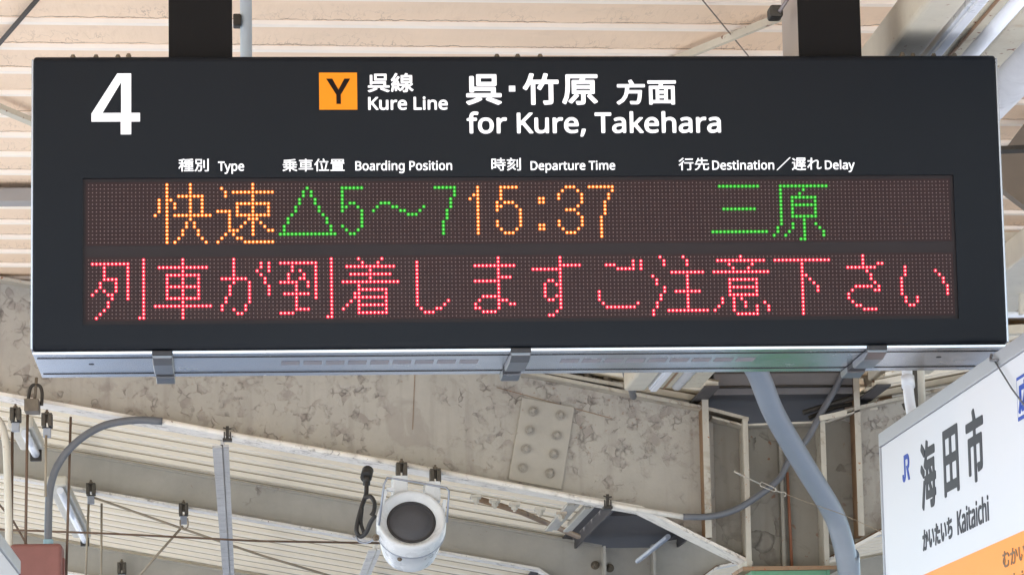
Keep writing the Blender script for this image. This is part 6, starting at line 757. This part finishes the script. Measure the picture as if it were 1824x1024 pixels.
MB().tube(smooth_path(pts, 6), .0145, 16).build('bend', M_cond, cp)
c = A(86, 966, YC); MB().tube([(c.x, YC, c.z+.012), (c.x, YC, c.z-.03)], .019, 16).build('coupling', mat('pale_coupling', srgb(146, 182, 196), .4), cp)
a_, b_ = A(20, 971, YC), A(112, 975, YC); zt = a_.z
M_red2 = peeling('red_box_paint', srgb(130, 82, 74), srgb(108, 64, 56), srgb(110, 60, 46), chips=.2, rusty=.2, scale=20, patch=3)
jb = empty('junction_box', (a_.x, YC, zt-.25), 'faded red metal box under the left end of the grey conduit', 'box')
MB().box(a_.x, b_.x, YC-.07, YC+.12, zt-.35, zt).build('case', M_red2, jb, bevel=.015, seg=4)
MB().box(b_.x-.005, b_.x+.008, YC-.03, YC+.08, zt-.14, zt-.05).build('hinge', M_red2, jb, bevel=.003)

# pipe clips on the beam's lower flange
for px, py, lab in ((405, 776, 'left of the loudspeaker'), (1082, 897, 'right of the loudspeaker')):
    c = A(px, py, YC)
    m = MB().box(c.x-.018, c.x+.018, YC-.018, YC+.03, c.z-.02, c.z-.010).box(c.x-.006, c.x+.006, YC-.014, YC-.011, c.z-.012, c.z+.036).tube([(c.x-.016, YC-.012, c.z+.03), (c.x, YC-.012, c.z+.024), (c.x+.016, YC-.012, c.z+.026)], .003, 8)
    m.box(c.x-.014, c.x-.009, YC-.016, YC-.011, c.z-.02, c.z+.014).box(c.x+.009, c.x+.014, YC-.016, YC-.011, c.z-.02, c.z+.014)
    tag(m.build('pipe_clip', M_iron, bevel=.001), 'small dark clip holding the conduit to the white flange ' + lab, 'clip', 'conduit clips on the white flange')
# clamps gripping the flanges
M_clamp = mat('clamp_iron', srgb(84, 78, 68), .65, .3, vary=.35, vscale=40, bump=.4, bscale=90)
def clamp(px, py, Y, s, label, rod=False, hang=True):
    c = A(px, py, Y); e = empty('beam_clamp', c, label, 'clamp', 'clamps gripping the beam flanges')
    MB().box(c.x-.028*s, c.x-.006*s, Y-.04, Y+.03, c.z-.03*s, c.z+.03*s).box(c.x+.006*s, c.x+.028*s, Y-.04, Y+.03, c.z-.03*s, c.z+.03*s)\
        .box(c.x-.028*s, c.x+.028*s, Y+.01, Y+.03, c.z-.035*s, c.z-.028*s).box(c.x-.028*s, c.x+.028*s, Y-.042, Y+.03, c.z+.03*s, c.z+.038*s).build('jaw', M_clamp, e, bevel=.003)
    MB().tube([(c.x, Y-.02, c.z-.012*s), (c.x, Y-.02, c.z+.058*s)], .0062*s, 8).lathe((c.x, Y-.02, c.z+.038*s), (0, 0, 1), [(0, .012*s), (.009*s, .012*s), (.009*s, 0)], 6).build('clamp_bolt', M_bolt2, e)
    if hang: MB().box(c.x-.02*s, c.x+.02*s, Y-.012, Y+.012, c.z-.085*s, c.z-.036*s).build('lug', M_galv, e, bevel=.002)
    return e
clamp(715, 838, 6.14, .75, 'dark clamp above the loudspeaker, on its left bracket arm', hang=False)
clamp(775, 849, 6.14, .75, 'dark clamp above the loudspeaker, on its right bracket arm', hang=False)
clamp(28, 740, 6.14, .72, 'dark clamp with a bent bolt left of the largest strap clamp')
clamp(84, 750, 6.14, .72, 'dark clamp with a bent bolt right of the largest strap clamp')
big = empty('strap_clamp', A(58, 725, 6.13), 'tall dark strap clamp on the beam at the far left', 'clamp')
c = A(57, 727, 6.13)
pts = [A(*q, 6.12) for q in ((49, 722), (52, 700), (56, 688), (64, 685), (72, 689), (75, 702), (74, 722))]
MB().tube(smooth_path(pts, 5), .0065, 8).build('strap', M_iron, big)
c0, c1 = A(44, 712, 6.12), A(70, 734, 6.12)
MB().box(c0.x, c1.x, 6.08, 6.2, c1.z, c0.z).build('block', M_bolt2, big, bevel=.003)
MB().tube([A(65, 672, 6.12), A(63, 700, 6.12), A(61, 716, 6.12)], .006, 8).build('clamp_bolt', M_bolt2, big)
for px, py, lab in ((162, 872, 'dark clamp on the narrow beam, right of the grey conduit'), (327, 908, 'dark clamp on the narrow beam where the brace rods meet')):
    clamp(px, py, 11.86, .9, lab)
clamp(217, 1012, 17.8, 1.1, 'small dark clamp on the furthest beam at the bottom edge')

for px, py in ((848, 884), (882, 891), (917, 897), (962, 906), (1000, 914)):
    c = A(px, py, 6.22); m = MB().box(c.x-.02, c.x+.02, 6.2, 6.27, c.z-.004, c.z+.006); m.bolt((c.x, 6.235, c.z-.004), (0, 0, -1), .013, .018)
    m.build('bolt', M_edge, r1)
# rods
M_rod = mat('rusty_rod', srgb(104, 84, 68), .65, .2, vary=.3, vscale=12)
M_rodg = mat('grey_rod', srgb(150, 138, 118), .55, .2, vary=.2, vscale=9)
def rod(pts, r, m, label, name='hanger_rod', group=None, k=None):
    tag(MB().tube(smooth_path(pts, k) if k else pts, r, 10).build(name, m), label, 'rod', group)
HG = 'thin hanger rods at the left'
def vr(px0, py0, px1, py1, Y, r, m, label):
    a_, b_ = A(px0, py0, Y), A(px1, py1, Y); rod([a_, (a_+b_)/2, b_], r, m, label, group=HG)
vr(49, 738, 45, 1005, 6.12, .0055, M_rod, 'dark rust-brown hanger rod below the tall strap clamp')
vr(22, 768, 20, 1060, 6.16, .0055, M_rod, 'brown rod close beside the cream bent pipe at the far left')
vr(82, 775, 81, 884, 6.12, .0048, M_rodg, 'short greenish rod hanging just left of the grey conduit')
vr(126, 742, 117, 1060, 6.2, .0050, M_rod, 'rusty hanger rod just right of the grey conduit')
vr(158, 896, 151, 1060, 11.86, .0065, M_rodg, 'greenish hanger rod below the clamp on the narrow beam')
vr(181, 896, 180, 1060, 11.9, .0062, M_rodg, 'plain grey hanger rod between two clamps of the narrow beam')
pts = [A(*q, 6.14) for q in ((-14, 738), (0, 752), (8, 775), (12, 810), (14, 880), (16, 960), (17, 1060))]
tag(MB().tube(smooth_path(pts, 5), .0145, 14).build('bent_pipe', M_cream), 'cream pipe bent over at the top, along the left edge of the photo', 'pipe')
rod([A(-40, 941, 9.5), A(200, 950, 9.5), A(460, 963, 9.5), A(700, 967, 9.5)], .0052, M_rod, 'long level brown rod crossing below the narrow beam to the loudspeaker', 'tie_rod')
rod([A(168, 886, 11.86), A(325, 941, 11.86), A(470, 990, 11.86), A(640, 1040, 11.86)], .0065, M_rodg, 'grey brace rod slanting down to the right below the narrow beam', 'brace_rod')
rod([A(326, 936, 11.86), A(285, 982, 11.86), A(235, 1040, 11.86)], .0065, M_rodg, 'grey brace rod slanting down to the left from the middle clamp', 'brace_rod')
pts = [A(*q, 11.8) for q in ((321, 925), (321, 932), (323, 940), (328, 942), (334, 938), (335, 930), (334, 922))]
rod(pts, .0042, M_rodg, 'small wire loop below the middle clamp of the narrow beam', 'wire_loop', k=4)
rod([A(-20, 876, 11.0), A(24, 928, 11.0), A(56, 984, 11.0)], .0055, M_rod, 'short brown brace rod behind the cream bent pipe', 'brace_rod')
rod([A(845, 886, 6.5), A(930, 912, 7.2), A(1030, 955, 8.0)], .012, M_rust, 'rusty brown bar slanting down right of the loudspeaker', 'brace_bar')
M_tie = peeling('tie_paint', srgb(186, 183, 178), srgb(130, 120, 112), RUST, chips=.5, rusty=.3, scale=40, patch=3)
# longitudinal ties between the frames
def tie(px, py, Ya, Yb, w, h, label, m=M_flange, name='tie_beam'):
    a_ = A(px, py, Ya)
    e = MB().box(a_.x-w/2, a_.x+w*.08, Ya, Yb, a_.z, a_.z+.008).box(a_.x+w*.16, a_.x+w/2, Ya, Yb, a_.z+.004, a_.z+.012).box(a_.x, a_.x+w*.22, Ya, Yb, a_.z+.0125, a_.z+h)
    tag(e.build(name, m), label, 'beam', 'ties running back between the frames')
tie(393, 797, 6.36, 18.3, .062, .05, 'white flaking tie running back below the roof left of the loudspeaker', M_tie)
tie(1022, 900, 6.45, 7.5, .05, .04, 'grey tie running back to the right of the loudspeaker', M_web2)
tie(1050, 906, 6.45, 7.4, .035, .04, 'narrow grey tie beside the dark gutter behind the beam', M_web2)
tie(668, 980, 12.05, 18, .07, .05, 'grey tie behind the foot of the loudspeaker')
# fluorescent lamps along the platform behind the first frame
M_tube = mat('lamp_tube_glass', (.75, .77, .80), .25)
def lampf(px, py, Ya, Yb, label):
    a_ = A(px, py, Ya); e = empty('fluorescent_lamp', a_, label, 'lamp', 'unlit fluorescent lamps below the roof')
    MB().box(a_.x-.06, a_.x+.045, Ya, Yb, a_.z+.02, a_.z+.07).build('casing', M_cream, e, bevel=.01)
    MB().tube([(a_.x+.01, Ya+.03, a_.z), (a_.x+.01, Yb-.03, a_.z)], .018, 14).build('tube', M_tube, e)
    for y0 in (Yb-.03,): MB().box(a_.x-.015, a_.x+.035, y0, y0+.03, a_.z-.03, a_.z+.02).build('socket', M_iron, e, bevel=.003)
a_ = A(1190, 955, 7.8)
tag(MB().tube([a_, a_+Vector((0, .6, 0)), a_+Vector((0, 1.2, 0))], .0115, 14).build('conduit_pipe', M_galv), 'short grey pipe running back under the haunch of the column', 'pipe')
for px, py in ((1060, 1006), (1086, 1011)):
    MB().bolt(A(px, py, 11.94), (0, -1, 0), .016, .022).build('bolt', M_bolt2, [o for o in col.objects if o.name == 'roof_beam.002'][0])
lampf(103, 872, 10.6, 13.4, 'unlit fluorescent lamp with a black end cap behind the grey conduit')
lampf(40, 770, 7.6, 8.4, 'unlit fluorescent lamp behind the clamps at the far left')
# turnbuckle wire
M_wire = mat('bright_wire', srgb(178, 172, 160), .35, .7)
tb = empty('turnbuckle', A(1367, 867, 5.7), 'small wire turnbuckle stretched in front of the column', 'turnbuckle')
YT = 5.7
MB().tube([A(1310, 840, YT), A(1330, 850, YT), A(1355, 862, YT)], .0028, 8).tube([A(1308, 838, YT), A(1320, 846, YT)], .0045, 8).build('eye_rod', M_wire, tb)
pts = [A(*q, YT) for q in ((1354, 861), (1357, 858), (1381, 869), (1383, 873), (1379, 875), (1355, 865), (1354, 861))]
MB().tube(pts, .0025, 8).build('buckle', M_wire, tb)
MB().tube(smooth_path([A(*q, YT) for q in ((1381, 872), (1390, 876), (1397, 876), (1400, 880), (1397, 884))], 3), .0025, 8).build('hook', M_wire, tb)
MB().tube([A(1399, 879, YT), A(1435, 893, 5.6), A(1500, 915, 5.4), A(1590, 956, 5.1)], .0013, 6).build('wire_rope', M_rodg, tb)
# small pipes in the gap over the left beam
tag(MB().tube(smooth_path([A(1112, 640, 5.9), A(1116, 668, 5.9), A(1124, 690, 6.0), A(1128, 706, 6.1)], 4), .014, 12).build('bent_conduit', M_cond), 'dark grey bent conduit between board and beam, near the vents', 'conduit')
tag(MB().bar(A(1560, 668, 6.5), A(1585, 735, 6.5), .05, .05).build('strut', M_rust), 'dark brown strut under the board near the right-hand latch', 'strut')
tag(MB().bar(A(1545, 672, 6.3), A(1556, 730, 6.3), .02, .03).build('strut', M_cream), 'thin pale strut beside the dark brown strut under the board', 'strut')
tag(MB().bar(A(1240, 690, 6.5), A(1225, 745, 6.5), .03, .03).build('strut', M_cream), 'small pale strut beside the rusty plate above the beam', 'strut')
tag(MB().tube(smooth_path([A(1430, 735, 6.2), A(1470, 722, 6.2), A(1530, 705, 6.2)], 4), .010, 10).tube(smooth_path([A(1440, 744, 6.24), A(1480, 728, 6.24), A(1530, 716, 6.24)], 4), .008, 10).build('cables', M_iron), 'dark cables lying on the column head below the gutter', 'cable')
tag(MB().bar(A(1460, 745, 6.15), A(1508, 735, 6.15), .02, .02).build('angle_piece', M_cream), 'short pale bar on the column head below the dark cables', 'bar')

# ---------------------------------------------------------------- loudspeaker
M_spk = mat('speaker_white', srgb(208, 211, 212), .28, vary=.07, vscale=14); M_mesh = mat('speaker_mesh', srgb(74, 74, 78), .7, vary=.12, vscale=160)
M_cab = mat('black_cable', srgb(44, 44, 44), .5)
C0 = A(733, 924, 5.72)
sp_ = empty('loudspeaker', C0, 'round white platform loudspeaker with a dark grille, under the peeling beam', 'loudspeaker')
AXI = Vector((0.0, .30, -.155)).normalized()       # front to rear
S = .1275
MB().lathe(C0, AXI, [(.024, .088), (.018, .093), (.0, .1115), (-.004, .119), (.001, .1245), (.012, S), (.06, S*1.0), (.085, .122), (.09, .118), (.16, .110), (.20, .102), (.228, .084), (.243, .05), (.248, 0)], 56).build('body', M_spk, sp_)
gl = MB().lathe(C0, AXI, [(.022, .0895), (.021, .066), (.0195, .0655), (.0165, .03), (.0155, 0)], 40); gl.build('grille', M_mesh, sp_)
gm = MB().lathe(C0, AXI, [(.0215, .0895), (.0190, .0890), (.0185, .0805), (.0215, .0800)], 40); gm.build('grille_ring', mat('grille_rim', srgb(46, 46, 48), .5), sp_)
sm_ = MB().lathe(C0, AXI, [(.0600, S), (.0602, S+.0018), (.0660, S+.0018), (.0662, S)], 56); sm_.build('clamp_band', M_galv, sp_)
bp_ = MB()
for px, py in ((713, 868), (771, 878)):
    a_ = A(px, py, 5.80); bp_.box(a_.x-.028, a_.x+.028, 5.80, 5.95, a_.z-.03, a_.z+.045)
bp_.build('mounting_lug', M_spk, sp_, bevel=.004)
YB = 5.70
pts = [A(*q, YB) for q in ((675, 935), (684, 862), (690, 850), (740, 858), (795, 868), (800, 874), (796, 930))]
MB().tube(pts, .0042, 8).build('bracket', M_galv, sp_)
MB().bar(A(676, 915, 5.76), A(688, 872, 5.76), .012, .03, (0,1,0)).bar(A(788, 932, 5.76), A(792, 890, 5.76), .012, .03, (0,1,0)).bar(A(688, 871, 5.76), A(702, 872, 5.76), .012, .03, (0,1,0)).build('bracket_arm', M_spk, sp_)
MB().bolt(A(670, 957, 5.72), (-.5, -1, 0), .009, .014).bolt(A(712, 995, 5.74), (0, -1, .3), .006, .006).build('screw', M_bolt2, sp_)
sc_ = empty('speaker_cable', A(650, 845, 6.0), 'black cable looped beside the white loudspeaker, with its plug on the beam', 'cable')
MB().tube([A(655, 838, 6.05), A(652, 850, 6.0)], .022, 14).tube([A(653, 848, 6.0), A(653, 864, 6.0)], .014, 12).build('plug', M_cab, sc_)
MB().tube(smooth_path([A(*q) for q in ((653, 860, 5.98), (652, 880, 5.96), (645, 900, 5.94), (638, 925, 5.92), (635, 945, 5.9), (642, 955, 5.9), (652, 948, 5.88), (660, 930, 5.86), (668, 918, 5.84))], 5), .0085, 10)\
    .tube(smooth_path([A(*q) for q in ((650, 886, 5.94), (660, 884, 5.93), (667, 895, 5.92), (666, 910, 5.9), (661, 918, 5.9))], 5), .008, 10)\
    .tube(smooth_path([A(*q) for q in ((645, 905, 5.93), (643, 930, 5.92), (648, 948, 5.9))], 4), .007, 10).build('cord', M_cab, sc_)
MB().tube(smooth_path([A(*q) for q in ((634, 955, 5.9), (640, 964, 5.88), (655, 966, 5.85), (672, 956, 5.8))], 4), .0035, 8).build('pale_lead', M_galv, sc_)
